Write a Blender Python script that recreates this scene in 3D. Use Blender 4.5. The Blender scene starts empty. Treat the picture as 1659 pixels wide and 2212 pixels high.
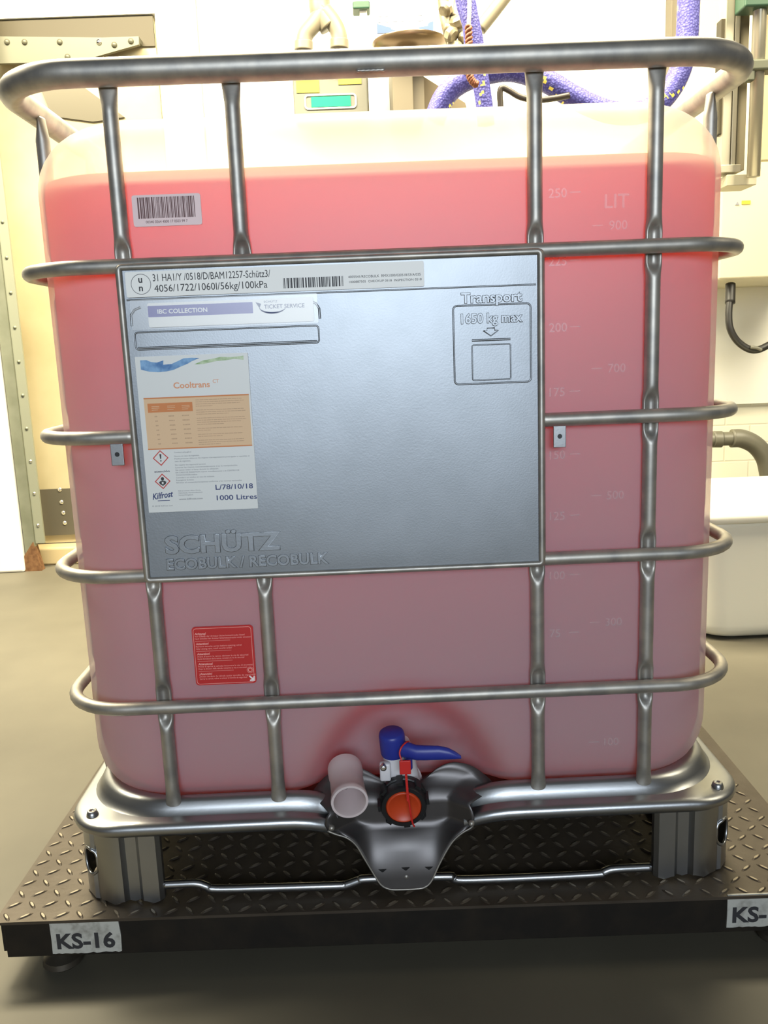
import bpy, bmesh, math, random
from mathutils import Vector, Matrix, Quaternion
random.seed(7)
PI = math.pi
sc = bpy.context.scene
COL = sc.collection

# ------------------------------------------------------------------ camera
PITCH, ROLL, YAW = math.radians(10.7615), math.radians(-2.2708), math.radians(.6512)
FPX, CXP, CYP = 1850.0, 829.5, 1106.0
CAM = Vector((-.028, -1.15, .892))
fw = Vector((math.sin(YAW)*math.cos(PITCH), math.cos(YAW)*math.cos(PITCH), -math.sin(PITCH)))
rt0 = Vector((math.cos(YAW), -math.sin(YAW), 0))
up0 = rt0.cross(fw)
rt = math.cos(ROLL)*rt0 + math.sin(ROLL)*up0
upv = -math.sin(ROLL)*rt0 + math.cos(ROLL)*up0
cd = bpy.data.cameras.new('camera')
cd.sensor_fit = 'VERTICAL'; cd.sensor_height = 36; cd.sensor_width = 27
cd.lens = FPX/2212*36
cam = bpy.data.objects.new('camera', cd)
COL.objects.link(cam)
mw = Matrix((rt, upv, -fw)).transposed().to_4x4(); mw.translation = CAM
cam.matrix_world = mw
cd.clip_start = .02
sc.camera = cam

def at(px, py, Y):
    d = fw + rt*((px-CXP)/FPX) - upv*((py-CYP)/FPX)
    return CAM + d*((Y-CAM.y)/d.y)
def atz(px, py, Z):
    d = fw + rt*((px-CXP)/FPX) - upv*((py-CYP)/FPX)
    return CAM + d*((Z-CAM.z)/d.z)

# ------------------------------------------------------------------ world, lights, exposure
sc.view_settings.view_transform = 'Standard'
sc.view_settings.look = 'None'
sc.view_settings.exposure = 0.0
sc.view_settings.gamma = 1
sc.view_settings.use_curve_mapping = False
sc.cycles.max_bounces = 18
sc.cycles.diffuse_bounces = 12
sc.cycles.glossy_bounces = 6
sc.cycles.transmission_bounces = 12
sc.cycles.transparent_max_bounces = 12
sc.cycles.sample_clamp_indirect = 8

w = bpy.data.worlds.new('world'); sc.world = w; w.use_nodes = True
w.node_tree.nodes['Background'].inputs[0].default_value = (.85, .84, .80, 1)
w.node_tree.nodes['Background'].inputs[1].default_value = .10

def area(name, loc, target, sx, sy, power, col):
    l = bpy.data.lights.new(name, 'AREA'); l.shape = 'RECTANGLE'
    l.size = sx; l.size_y = sy; l.energy = power; l.color = col
    o = bpy.data.objects.new(name, l); COL.objects.link(o)
    o.location = loc
    o.rotation_euler = (Vector(target)-Vector(loc)).to_track_quat('-Z', 'Y').to_euler()
    return o
# strip lights under the ceiling behind the container, plus an added fill at right
area('ceiling_light_back', (-.2, 1.35, 2.95), (-.2, 1.55, 0), 2.8, .6, 385, (1.0, .89, .63))
area('ceiling_light_left', (-1.9, 1.2, 2.9), (-1.7, 1.3, 0), .4, 1.8, 130, (1.0, .91, .68))
area('fill_light_right', (2.3, .35, 2.7), (1.35, 2.3, .6), .5, 1.6, 46, (1.0, .90, .66)).data.spread = math.radians(110)  # added fill light, brightens the bin, cabinet and right wall
# dim cool daylight from the room behind the photographer
area('room_light_front', (.1, -3.4, 1.50), (0, 0, .85), 2.0, 1.0, 13.5, (.80, .90, 1.0)).data.spread = math.radians(66)

# ------------------------------------------------------------------ materials
def mat(name, col, rough=.5, metal=0.0, noise=None, bump=0.0, bscale=60, emit=None, spec=.5, alpha=None):
    m = bpy.data.materials.new(name); m.use_nodes = True
    nt = m.node_tree; b = nt.nodes['Principled BSDF']
    b.inputs['Base Color'].default_value = (*col, 1)
    b.inputs['Roughness'].default_value = rough
    b.inputs['Metallic'].default_value = metal
    b.inputs['Specular IOR Level'].default_value = spec
    if alpha is not None: b.inputs['Alpha'].default_value = alpha
    tc = nt.nodes.new('ShaderNodeTexCoord')
    if noise:
        sc_, col2, lo, hi = noise
        n = nt.nodes.new('ShaderNodeTexNoise'); n.inputs['Scale'].default_value = sc_; n.inputs['Detail'].default_value = 6
        nt.links.new(tc.outputs['Object'], n.inputs['Vector'])
        r = nt.nodes.new('ShaderNodeValToRGB')
        r.color_ramp.elements[0].position = lo; r.color_ramp.elements[1].position = hi
        r.color_ramp.elements[0].color = (*col, 1); r.color_ramp.elements[1].color = (*col2, 1)
        nt.links.new(n.outputs['Fac'], r.inputs['Fac']); nt.links.new(r.outputs['Color'], b.inputs['Base Color'])
    if bump:
        n2 = nt.nodes.new('ShaderNodeTexNoise'); n2.inputs['Scale'].default_value = bscale; n2.inputs['Detail'].default_value = 4
        nt.links.new(tc.outputs['Object'], n2.inputs['Vector'])
        bp = nt.nodes.new('ShaderNodeBump'); bp.inputs['Strength'].default_value = bump; bp.inputs['Distance'].default_value = .002
        nt.links.new(n2.outputs['Fac'], bp.inputs['Height']); nt.links.new(bp.outputs['Normal'], b.inputs['Normal'])
    if emit:
        b.inputs['Emission Color'].default_value = (*emit[0], 1); b.inputs['Emission Strength'].default_value = emit[1]
    return m

M = {}
M['tube'] = mat('galvanised_tube', (.47, .44, .39), .48, .8, noise=(35, (.31, .30, .28), .35, .7))
M['sheet'] = mat('galvanised_sheet', (.42, .43, .44), .34, 1, noise=(9, (.35, .36, .37), .3, .75), bump=.03, bscale=300)
M['panelmetal'] = mat('galvanised_panel', (.30, .32, .345), .46, 1, noise=(26, (.28, .30, .322), .35, .7), bump=.05, bscale=420)
M['sump'] = mat('dull_sheet', (.135, .125, .125), .42, .8, noise=(14, (.10, .095, .095), .3, .7))
M['plate'] = mat('rusty_checker_steel', (.082, .066, .050), .5, .4, noise=(16, (.055, .042, .03), .3, .7), bump=.25, bscale=90)
M['darksteel'] = mat('black_painted_steel', (.013, .011, .009), .6, 0, noise=(20, (.022, .017, .012), .4, .7), bump=.2, spec=.2)
M['floor'] = mat('painted_concrete', (.118, .107, .078), .6, 0, noise=(2.3, (.085, .077, .056), .35, .7), bump=.15, bscale=8)
M['wall'] = mat('cream_wall', (.82, .79, .66), .6)
M['white'] = mat('white_paint', (.84, .83, .76), .5)
M['paper'] = mat('white_paper', (.84, .84, .81), .5)
M['ink'] = mat('black_ink', (.03, .03, .035), .6)
M['greyink'] = mat('grey_ink', (.22, .22, .24), .6)
M['navy'] = mat('navy_ink', (.035, .05, .16), .6)
M['violet'] = mat('violet_ink', (.085, .075, .35), .5)
M['orange'] = mat('orange_ink', (.62, .22, .07), .6)
M['salmon'] = mat('salmon_ink', (.72, .33, .18), .6)
M['peach'] = mat('peach_ink', (.73, .50, .30), .6)
M['taupe'] = mat('taupe_ink', (.50, .34, .21), .6)
M['redink'] = mat('red_ink', (.55, .05, .04), .5)
M['redlabel'] = mat('red_label', (.52, .022, .022), .4)
M['pinkink'] = mat('pale_pink_ink', (.90, .38, .34), .5)
M['palewhite'] = mat('pale_ink', (.9, .78, .76), .5)
M['blueart'] = mat('blue_wave_print', (.07, .19, .42), .6, noise=(90, (.23, .42, .66), .35, .65))
M['greenart'] = mat('green_wave_print', (.25, .40, .17), .6, noise=(90, (.60, .70, .50), .35, .65))
M['bluehandle'] = mat('blue_plastic', (.022, .035, .28), .38)
M['blackplastic'] = mat('black_plastic', (.010, .010, .011), .4)
M['orangecap'] = mat('orange_red_cap', (.55, .055, .012), .4)
M['redtag'] = mat('red_plastic', (.60, .022, .018), .4)
M['valvewhite'] = mat('milky_plastic', (.72, .70, .72), .35)
M['pvc'] = mat('pale_pvc', (.66, .56, .56), .38)
M['chrome'] = mat('bright_screw', (.8, .8, .78), .2, 1)
M['hose'] = None
M['yellow'] = mat('yellow_tracer', (.85, .72, .12), .5)
M['rope'] = mat('brown_orange_rope', (.17, .05, .015), .6)
M['cord'] = mat('pale_cord', (.62, .48, .36), .6)
M['stripgrey'] = mat('grey_green_steel', (.20, .21, .155), .5, .2, noise=(12, (.15, .16, .11), .35, .7))
M['tan'] = mat('cream_door_skin', (.46, .40, .25), .35, 0, noise=(2.5, (.36, .30, .17), .35, .7))
M['rust'] = mat('rusted_steel', (.10, .04, .012), .8, 0, noise=(60, (.20, .10, .04), .3, .7))
M['greypipe'] = mat('grey_pvc_pipe', (.10, .095, .07), .45)
M['beigepipe'] = mat('beige_pipe', (.17, .15, .105), .45)
M['blackrubber'] = mat('black_rubber', (.010, .009, .008), .5)
M['brownrubber'] = mat('brown_rubber', (.035, .026, .016), .45)
M['green'] = mat('green_plastic', (.02, .065, .035), .5)
M['alu'] = mat('aluminium_profile', (.42, .39, .30), .35, .6)
M['dimalu'] = mat('dull_aluminium', (.13, .11, .065), .4, .5)
M['meter'] = mat('grey_casing', (.125, .122, .095), .5)
M['lcd'] = mat('green_display', (.01, .27, .13), .3, emit=((.02, .5, .3), .1))
M['stickeryellow'] = mat('yellow_sticker', (.42, .34, .02), .5)
M['posterblue'] = mat('poster_blue', (.035, .08, .25), .5)
M['posterpale'] = mat('poster_pale_blue', (.13, .16, .25), .5)
M['bowl'] = mat('stainless_bowl', (.20, .14, .085), .3, .7)
M['bracket'] = mat('brown_grey_bracket', (.12, .10, .065), .5)
M['creamcol'] = mat('pale_yellow_column', (.55, .50, .22), .5)
M['binwhite'] = mat('white_bin_plastic', (.76, .73, .60), .45)
M['hinge'] = mat('hinge_steel', (.115, .112, .078), .45, .3)
M['shade_edge'] = mat('dark_brown_shade_and_edge', (.06, .048, .024), .6)  # painted shade of the door header; also the slide's dark edge
M['stain_metal'] = mat('stainless_kick_plate', (.15, .135, .10), .3, .4)

def brick_mat():
    m = mat('painted_brick', (.80, .77, .62), .55); nt = m.node_tree; b = nt.nodes['Principled BSDF']
    tc = nt.nodes.new('ShaderNodeTexCoord'); mp = nt.nodes.new('ShaderNodeMapping')
    mp.inputs['Rotation'].default_value = (PI/2, 0, 0)
    br = nt.nodes.new('ShaderNodeTexBrick'); br.inputs['Scale'].default_value = 1
    br.inputs['Color1'].default_value = (.83, .80, .66, 1); br.inputs['Color2'].default_value = (.80, .77, .62, 1)
    br.inputs['Mortar'].default_value = (.76, .72, .56, 1)
    br.inputs['Brick Width'].default_value = .225; br.inputs['Row Height'].default_value = .082
    br.inputs['Mortar Size'].default_value = .005; br.inputs['Mortar Smooth'].default_value = .6
    nt.links.new(tc.outputs['Object'], mp.inputs['Vector']); nt.links.new(mp.outputs['Vector'], br.inputs['Vector'])
    nt.links.new(br.outputs['Color'], b.inputs['Base Color'])
    bp = nt.nodes.new('ShaderNodeBump'); bp.inputs['Strength'].default_value = .35; bp.inputs['Distance'].default_value = .004; bp.invert = True
    nt.links.new(br.outputs['Fac'], bp.inputs['Height']); nt.links.new(bp.outputs['Normal'], b.inputs['Normal'])
    return m
M['brick'] = brick_mat()

def hose_mat():
    m = mat('blue_braided_sleeve', (.11, .10, .44), .6); nt = m.node_tree; b = nt.nodes['Principled BSDF']
    tc = nt.nodes.new('ShaderNodeTexCoord')
    v = nt.nodes.new('ShaderNodeTexVoronoi'); v.inputs['Scale'].default_value = 150
    nt.links.new(tc.outputs['Object'], v.inputs['Vector'])
    r = nt.nodes.new('ShaderNodeValToRGB'); r.color_ramp.elements[0].color = (.13, .13, .44, 1); r.color_ramp.elements[1].color = (.045, .04, .22, 1)
    r.color_ramp.elements[1].position = .6
    nt.links.new(v.outputs['Distance'], r.inputs['Fac']); nt.links.new(r.outputs['Color'], b.inputs['Base Color'])
    bp = nt.nodes.new('ShaderNodeBump'); bp.inputs['Strength'].default_value = .5; bp.inputs['Distance'].default_value = .003; bp.invert = True
    nt.links.new(v.outputs['Distance'], bp.inputs['Height']); nt.links.new(bp.outputs['Normal'], b.inputs['Normal'])
    return m
M['hose'] = hose_mat()

def mixed(name, parts, bump=None):
    """parts: list of (kind, colour, weight)."""
    m = bpy.data.materials.new(name); m.use_nodes = True; nt = m.node_tree
    for n in list(nt.nodes):
        if n.type != 'OUTPUT_MATERIAL': nt.nodes.remove(n)
    out = [n for n in nt.nodes if n.type == 'OUTPUT_MATERIAL'][0]
    acc = None; tot = 0
    for kind, col, wt in parts:
        n = nt.nodes.new({'D': 'ShaderNodeBsdfDiffuse', 'T': 'ShaderNodeBsdfTranslucent', 'P': 'ShaderNodeBsdfTransparent', 'G': 'ShaderNodeBsdfGlossy'}[kind])
        n.inputs['Color'].default_value = (*col, 1)
        if kind == 'G': n.inputs['Roughness'].default_value = .35
        tot += wt
        if acc is None: acc = n.outputs[0]
        else:
            mx = nt.nodes.new('ShaderNodeMixShader'); mx.inputs[0].default_value = wt/tot
            nt.links.new(acc, mx.inputs[1]); nt.links.new(n.outputs[0], mx.inputs[2]); acc = mx.outputs[0]
    nt.links.new(acc, out.inputs['Surface'])
    return m
M['bottle'] = mixed('milky_polyethylene', [('T', (.97, .90, .68), .44), ('D', (.88, .88, .98), .24), ('P', (1, .98, .96), .36), ('G', (.9, .9, .9), .02)])
M['liquid'] = mixed('red_coolant', [('T', (1.0, .36, .27), 1.0), ('D', (.74, .46, .58), .22)])
def absorb(m, col, dens):
    nt = m.node_tree; v = nt.nodes.new('ShaderNodeVolumeAbsorption')
    v.inputs['Color'].default_value = (*col, 1); v.inputs['Density'].default_value = dens
    nt.links.new(v.outputs[0], [n for n in nt.nodes if n.type == 'OUTPUT_MATERIAL'][0].inputs['Volume'])
absorb(M['liquid'], (.775, .35, .31), 10.0)
M['moulded'] = mixed('moulded_mark', [('P', (1, 1, 1), .80), ('T', (.95, .9, .85), .10), ('D', (.85, .85, .9), .08), ('G', (.9, .9, .9), .02)])
M['pouch'] = mixed('clear_pouch', [('P', (.98, .98, .98), .92), ('G', (1, 1, 1), .05), ('D', (.8, .8, .8), .03)])

# ------------------------------------------------------------------ object helpers
WPOS = {}
def link(o, parent):
    COL.objects.link(o)
    if parent is not None:
        o.parent = parent
        p = WPOS.get(parent.name, Vector((0, 0, 0)))
        o.location = -p
        WPOS[o.name] = Vector((0, 0, 0))
def obj(name, bm, m, parent=None, smooth=False, base=None, angle=None):
    """link a bmesh (world coordinates) as ONE mesh object"""
    if base is not None and parent is None:
        bmesh.ops.translate(bm, verts=bm.verts, vec=-Vector(base))
    me = bpy.data.meshes.new(name)
    bmesh.ops.recalc_face_normals(bm, faces=bm.faces)
    bm.to_mesh(me); bm.free()
    ms = m if isinstance(m, (list, tuple)) else [m]
    for x in ms: me.materials.append(x)
    if smooth or angle:
        for p in me.polygons: p.use_smooth = True
    if angle:
        me.set_sharp_from_angle(angle=math.radians(angle))
    o = bpy.data.objects.new(name, me)
    link(o, parent)
    if base is not None and parent is None:
        o.location = base; WPOS[o.name] = Vector(base)
    return o
def thing(name, label, cat, loc, group=None):
    o = bpy.data.objects.new(name, None); COL.objects.link(o); o.location = loc
    o.empty_display_size = .05
    o['label'] = label; o['category'] = cat
    if group: o['group'] = group
    WPOS[o.name] = Vector(loc)
    return o
def tag(o, label, cat, group=None):
    o['label'] = label; o['category'] = cat
    if group: o['group'] = group
    return o
def struct(o):
    o['kind'] = 'structure'; return o

def box(bm, x0, x1, y0, y1, z0, z1, bev=0, rot=None, mi=0):
    vs = [bm.verts.new((x, y, z)) for x in (x0, x1) for y in (y0, y1) for z in (z0, z1)]
    fs = [bm.faces.new([vs[i] for i in f]) for f in ((0, 1, 3, 2), (4, 6, 7, 5), (0, 4, 5, 1), (2, 3, 7, 6), (0, 2, 6, 4), (1, 5, 7, 3))]
    for f in fs: f.material_index = mi
    if bev:
        es = list({e for f in fs for e in f.edges})
        r = bmesh.ops.bevel(bm, geom=es, offset=bev, segments=3, profile=.5, affect='EDGES')
        vs = list({v for f in r['faces'] for v in f.verts} | {v for v in vs if v.is_valid})
    if rot is not None:
        c, R_ = rot
        bmesh.ops.rotate(bm, verts=vs, cent=c, matrix=R_)
    return vs
def BX(*a, **k):
    bm = bmesh.new(); box(bm, *a, **k); return bm

def frames(pts, closed=False):
    n = len(pts); T = []
    for i in range(n):
        a = pts[(i-1) % n] if (closed or i > 0) else pts[0]
        b = pts[(i+1) % n] if (closed or i < n-1) else pts[-1]
        T.append((b-a).normalized())
    ref = Vector((0, 0, 1)) if abs(T[0].z) < .9 else Vector((0, -1, 0))
    N = [(ref - T[0]*ref.dot(T[0])).normalized()]
    for i in range(1, n):
        v = N[-1] - T[i]*N[-1].dot(T[i]); N.append(v.normalized())
    return T, N
def tube(bm, pts, r, seg=12, closed=False, cap=True, rr=None, squash=1.0, mifn=None):
    """round tube along pts; rr optional radius per point"""
    pts = [Vector(p) for p in pts]; T, N = frames(pts, closed); rings = []
    for i, p in enumerate(pts):
        B = T[i].cross(N[i]); ri = rr[i] if rr else r
        rings.append([bm.verts.new(p + N[i]*math.cos(2*PI*k/seg)*ri*squash + B*math.sin(2*PI*k/seg)*ri) for k in range(seg)])
    m = len(pts)
    for i in range(m if closed else m-1):
        a, b = rings[i], rings[(i+1) % m]
        for k in range(seg):
            f = bm.faces.new((a[k], a[(k+1) % seg], b[(k+1) % seg], b[k]))
            if mifn: f.material_index = mifn(i, k)
    if cap and not closed:
        bm.faces.new(rings[0][::-1]); bm.faces.new(rings[-1])
    return rings
def spline(cps, n=12, closed=False):
    """Catmull-Rom"""
    P = [Vector(p) for p in cps]; out = []; m = len(P)
    for i in range(m if closed else m-1):
        p0 = P[(i-1) % m] if (closed or i > 0) else P[0]*2-P[1]
        p1 = P[i]; p2 = P[(i+1) % m]
        p3 = P[(i+2) % m] if (closed or i < m-2) else P[-1]*2-P[-2]
        for k in range(n):
            t = k/n
            out.append(.5*((2*p1)+(p2-p0)*t+(2*p0-5*p1+4*p2-p3)*t*t+(3*p1-p0-3*p2+p3)*t**3))
    if not closed: out.append(P[-1])
    return out
def rrect(x0, x1, y0, y1, r, nc=10, nx=1, ny=1):
    """rounded rectangle in plan starting at front-left end of the front edge, going right"""
    pts = []
    def line(a, b, n):
        for k in range(n): pts.append((a[0]+(b[0]-a[0])*k/n, a[1]+(b[1]-a[1])*k/n))
    def arc(cx, cy, a0):
        for k in range(nc): 
            a = a0+PI/2*k/nc; pts.append((cx+r*math.cos(a), cy+r*math.sin(a)))
    line((x0+r, y0), (x1-r, y0), nx); arc(x1-r, y0+r, -PI/2)
    line((x1, y0+r), (x1, y1-r), ny); arc(x1-r, y1-r, 0)
    line((x1-r, y1), (x0+r, y1), nx); arc(x0+r, y1-r, PI/2)
    line((x0, y1-r), (x0, y0+r), ny); arc(x0+r, y0+r, PI)
    return pts
def loft(bm, rings, closed=True, cap0=False, cap1=False):
    R_ = [[bm.verts.new(p) for p in r] for r in rings]
    for a, b in zip(R_, R_[1:]):
        n = len(a)
        for k in range(n if closed else n-1):
            bm.faces.new((a[k], a[(k+1) % n], b[(k+1) % n], b[k]))
    if cap0: bm.faces.new(R_[0][::-1])
    if cap1: bm.faces.new(R_[-1])
    return R_
def lathe(bm, prof, c, axis=(0, 0, 1), seg=32):
    """prof: (radius, height) along axis from c"""
    ax = Vector(axis).normalized(); q = Vector((0, 0, 1)).rotation_difference(ax); rings = []
    for r, h in prof:
        rings.append([Vector(c)+q @ Vector((max(r, 1e-5)*math.cos(2*PI*k/seg), max(r, 1e-5)*math.sin(2*PI*k/seg), h)) for k in range(seg)])
    loft(bm, rings)
def prism(bm, poly, axis_fn, d0, d1):
    a = [bm.verts.new(axis_fn(x, z, d0)) for x, z in poly]; b = [bm.verts.new(axis_fn(x, z, d1)) for x, z in poly]
    bm.faces.new(a); bm.faces.new(b[::-1]); n = len(poly)
    for k in range(n): bm.faces.new((a[k], b[k], b[(k+1) % n], a[(k+1) % n]))
def XZ(x, z, d): return Vector((x, d, z))
def rpoly(x0, x1, z0, z1, r, n=5):
    out = []
    for cx, cz, a0 in ((x1-r, z0+r, -PI/2), (x1-r, z1-r, 0), (x0+r, z1-r, PI/2), (x0+r, z0+r, PI)):
        for k in range(n+1):
            a = a0+PI/2*k/n; out.append((cx+r*math.cos(a), cz+r*math.sin(a)))
    return out

def text_bm(bm, s, x, z, Y, h, width=None, ang=0, depth=.0003, bold=0, align='L', bevel=0, shear=0, mi=0):
    """lettering facing -Y; x,z = baseline start; h = capital height"""
    cu = bpy.data.curves.new('t', 'FONT'); cu.body = s; cu.size = 1; cu.offset = bold; cu.resolution_u = 3
    cu.extrude = depth/h*.72/2 if h else 0; cu.shear = shear
    if bevel: cu.bevel_depth = bevel/h*.72; cu.bevel_resolution = 1
    o = bpy.data.objects.new('t', cu)
    me = bpy.data.meshes.new_from_object(o)
    bpy.data.objects.remove(o); bpy.data.curves.remove(cu)
    if len(me.vertices) == 0: return
    xs = [v.co.x for v in me.vertices]; W = max(xs)-min(xs); x_0 = min(xs)
    s_ = h/.72; sx = s_ if not width else width/W
    off = {'L': 0, 'C': -W/2, 'R': -W}[align]
    ca, sa = math.cos(ang), math.sin(ang); vs = []
    for v in me.vertices:
        a = (v.co.x-x_0+off)*sx; b = v.co.y*s_
        vs.append(bm.verts.new((x+a*ca-b*sa, Y-v.co.z*s_, z+a*sa+b*ca)))
    for p in me.polygons:
        try:
            f = bm.faces.new([vs[i] for i in p.vertices]); f.material_index = mi
        except ValueError: pass
    bpy.data.meshes.remove(me)

# ================================================================== SETTING
bm = bmesh.new(); box(bm, -4, 4, -5, 2.7, -.05, 0); struct(obj('floor', bm, M['floor']))
bm = bmesh.new(); box(bm, -4, 4, 2.7, 2.8, 0, 3.2); struct(obj('wall_back', bm, M['brick']))

# door and its surroundings at the left
WB = 2.70
xL, xR = at(-60, 400, 2.66).x, at(350, 230, 2.66).x
zT = at(150, 34, 2.66).z
# plain white wall facing on the left part of the wall (door surround)
bm = bmesh.new()
xs = at(432, 120, 2.68).x
box(bm, xR, xs-.004, 2.665, 2.70, 0, 3.1); box(bm, -3.6, xR, 2.665, 2.70, zT, 3.1)
struct(obj('trim_1', bm, M['white']))
bm = bmesh.new(); box(bm, xs+.004, 3.9, 2.672, 2.70, at(900, 900, 2.7).z, 3.1); struct(obj('trim_2', bm, M['white']))
door = BX(-3.4, xR-.01, 2.685, 2.698, .085, zT)
d1 = struct(obj('door_1', door, M['tan']))
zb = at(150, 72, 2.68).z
o = obj('header_shade', BX(-3.4, xR-.012, 2.676, 2.686, zb-.06, zT-.002), M['shade_edge'], d1)  # dark strip painted in for the shade under the door header
obj('threshold', BX(-3.4, xR, 2.60, 2.70, 0, .08, bev=.01), mat('tan_threshold', (.50, .40, .22), .6), d1)
# hinge bracket plate
t = thing('hinge_plate', 'grey steel triangular hinge plate with bolts, above the left end of the cage', 'hinge', at(150, 110, 2.6))
pl = [at(-40, 78, 2.6), at(300, 82, 2.6), at(300, 96, 2.6), at(170, 133, 2.6), at(-40, 138, 2.6)]
bm = bmesh.new(); prism(bm, [(p.x, p.z) for p in pl], XZ, 2.60, 2.62); obj('plate', bm, M['hinge'], t)
for px, py in ((14, 90), (52, 90), (128, 90), (145, 122), (213, 90), (246, 96), (282, 88)):
    p = at(px, py, 2.595); bm = bmesh.new(); lathe(bm, [(0, .010), (.008, .009), (.011, .003), (.012, 0)], p, (0, -1, 0), 12)
    bmesh.ops.translate(bm, verts=bm.verts, vec=(0, .005, 0)); obj('bolt', bm, M['chrome'] if px == 213 else M['hinge'], t, True)
obj('support_bracket', BX(at(-40, 78, 2.62).x, at(300, 82, 2.62).x, 2.618, 2.69, at(150, 95, 2.62).z, at(150, 84, 2.62).z), M['hinge'], t)
# stainless kick plates on the door
p0, p1 = at(84, 262, 2.67), at(268, 178, 2.67)
bm = bmesh.new(); prism(bm, [(at(a, b, 2.67).x, at(a, b, 2.67).z) for a, b in ((85, 185), (170, 180), (268, 252), (200, 262), (110, 250))], XZ, 2.676, 2.686)
obj('metal_panel', bm, M['stain_metal'], d1)
a, b = at(84, 1158, 2.67), at(160, 1055, 2.67)
kp = obj('kick_plate', BX(a.x, b.x+.1, 2.672, 2.686, a.z, b.z), M['stain_metal'], d1)
for px, py in ((128, 1058), (132, 1085), (136, 1108), (139, 1130)):
    p = at(px, py, 2.668); bm = bmesh.new(); lathe(bm, [(0, .006), (.008, .004), (.010, 0)], p, (0, -1, 0), 12)
    bmesh.ops.translate(bm, verts=bm.verts, vec=(0, .005, 0)); obj('screw', bm, M['chrome'], kp, True)
# steel angle post beside the door
YS = 2.52
t = thing('steel_angle_post', 'grey green drilled steel angle post, rusted at its foot, at the left doorway', 'post', (at(68, 1190, YS).x, YS, 0))
xa = at(52, 1150, YS).x; xb = at(74, 1150, YS).x; xc = at(92, 1130, YS).x
bm = bmesh.new(); box(bm, xa, xb, YS-.012, YS+.02, .055, 2.5); obj('flange', bm, M['stripgrey'], t)
bm = bmesh.new(); box(bm, xb+.001, xc, YS-.002, YS+.01, .12, 2.5); st = obj('strap', bm, mat('pale_grey_steel', (.27, .28, .21), .45, .2), t)
for k in range(16):
    z = .2+k*.14; x = (xb+xc)/2
    bm = bmesh.new(); lathe(bm, [(0, .006), (.006, .004), (.008, 0)], (x, YS-.0015, z), (0, -1, 0), 10); obj('bolt', bm, M['chrome'] if k < 3 else M['stripgrey'], st, True)
bm = bmesh.new(); pf = [(xa-.015, 0), (xb+.02, 0), (xb+.012, .04), (xb-.004, .13), (xb-.012, .12), (xa-.005, .07)]
prism(bm, pf, XZ, YS-.016, YS+.025); obj('rusted_foot', bm, M['rust'], t)
# white pilaster left of the post
bm = bmesh.new(); box(bm, -3.4, xa-.006, YS-.03, YS+.15, 0, at(20, 640, YS).z, bev=.01); box(bm, -3.4, xa-.12, YS+.01, YS+.15, at(20, 640, YS).z, 2.4)
struct(obj('trim_3', bm, M['white']))

# ================================================================== PLATFORM
Rz = Matrix.Rotation(math.radians(-1.0), 3, 'Z')
pc = Vector((0, -.045, .1))
PX0, PX1, PY0, PY1 = -.603, .622, -.045, 1.42
def rotp(bm): bmesh.ops.rotate(bm, verts=bm.verts, cent=pc, matrix=Rz)
t_plat = thing('weighing_platform', 'low dark steel platform with checker plate top under the red container', 'platform', (.01, .68, 0))
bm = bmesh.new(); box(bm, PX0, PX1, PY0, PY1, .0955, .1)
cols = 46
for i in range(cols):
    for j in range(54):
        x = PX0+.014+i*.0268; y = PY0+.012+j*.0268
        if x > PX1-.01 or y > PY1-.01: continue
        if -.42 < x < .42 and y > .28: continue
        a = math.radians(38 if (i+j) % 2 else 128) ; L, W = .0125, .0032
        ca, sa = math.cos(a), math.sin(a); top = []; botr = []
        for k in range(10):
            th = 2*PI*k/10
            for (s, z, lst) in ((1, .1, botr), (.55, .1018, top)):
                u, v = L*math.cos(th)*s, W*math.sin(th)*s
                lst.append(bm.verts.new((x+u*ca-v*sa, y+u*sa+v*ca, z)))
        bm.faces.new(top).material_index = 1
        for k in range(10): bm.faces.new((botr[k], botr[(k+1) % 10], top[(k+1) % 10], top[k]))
rotp(bm); obj('checker_plate', bm, [M['plate'], mat('worn_lit_steel', (.27, .235, .18), .4, .5)], t_plat)  # worn lozenge tops, also coloured lighter for the light they catch
bm = bmesh.new(); box(bm, PX0+.012, PX1-.012, PY0+.004, PY0+.012, .040, .0955, bev=.001)
rotp(bm); obj('front_skirt', bm, M['darksteel'], t_plat)
bm = bmesh.new(); box(bm, PX0+.004, PX0+.012, PY0+.012, PY1-.012, .045, .0955); box(bm, PX1-.012, PX1-.004, PY0+.012, PY1-.012, .045, .0955)
box(bm, PX0+.012, PX1-.012, PY1-.012, PY1-.004, .045, .0955)
for yy in (.3, .7, 1.1): box(bm, PX0+.012, PX1-.012, yy, yy+.03, .05, .0955)
rotp(bm); obj('underframe', bm, M['darksteel'], t_plat)
for x in (PX0+.075, PX1-.07):
    for y in (PY0+.045, PY1-.06):
        bm = bmesh.new(); lathe(bm, [(0, 0), (.026, 0), (.030, .004), (.028, .012), (.014, .018), (.010, .022), (.010, .06), (0, .06)], (x, y, 0), seg=20)
        rotp(bm); obj('foot', bm, mat('worn_steel_foot', (.10, .085, .065), .4, .6) if 'worn_steel_foot' not in bpy.data.materials else bpy.data.materials['worn_steel_foot'], t_plat, angle=40)
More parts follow.
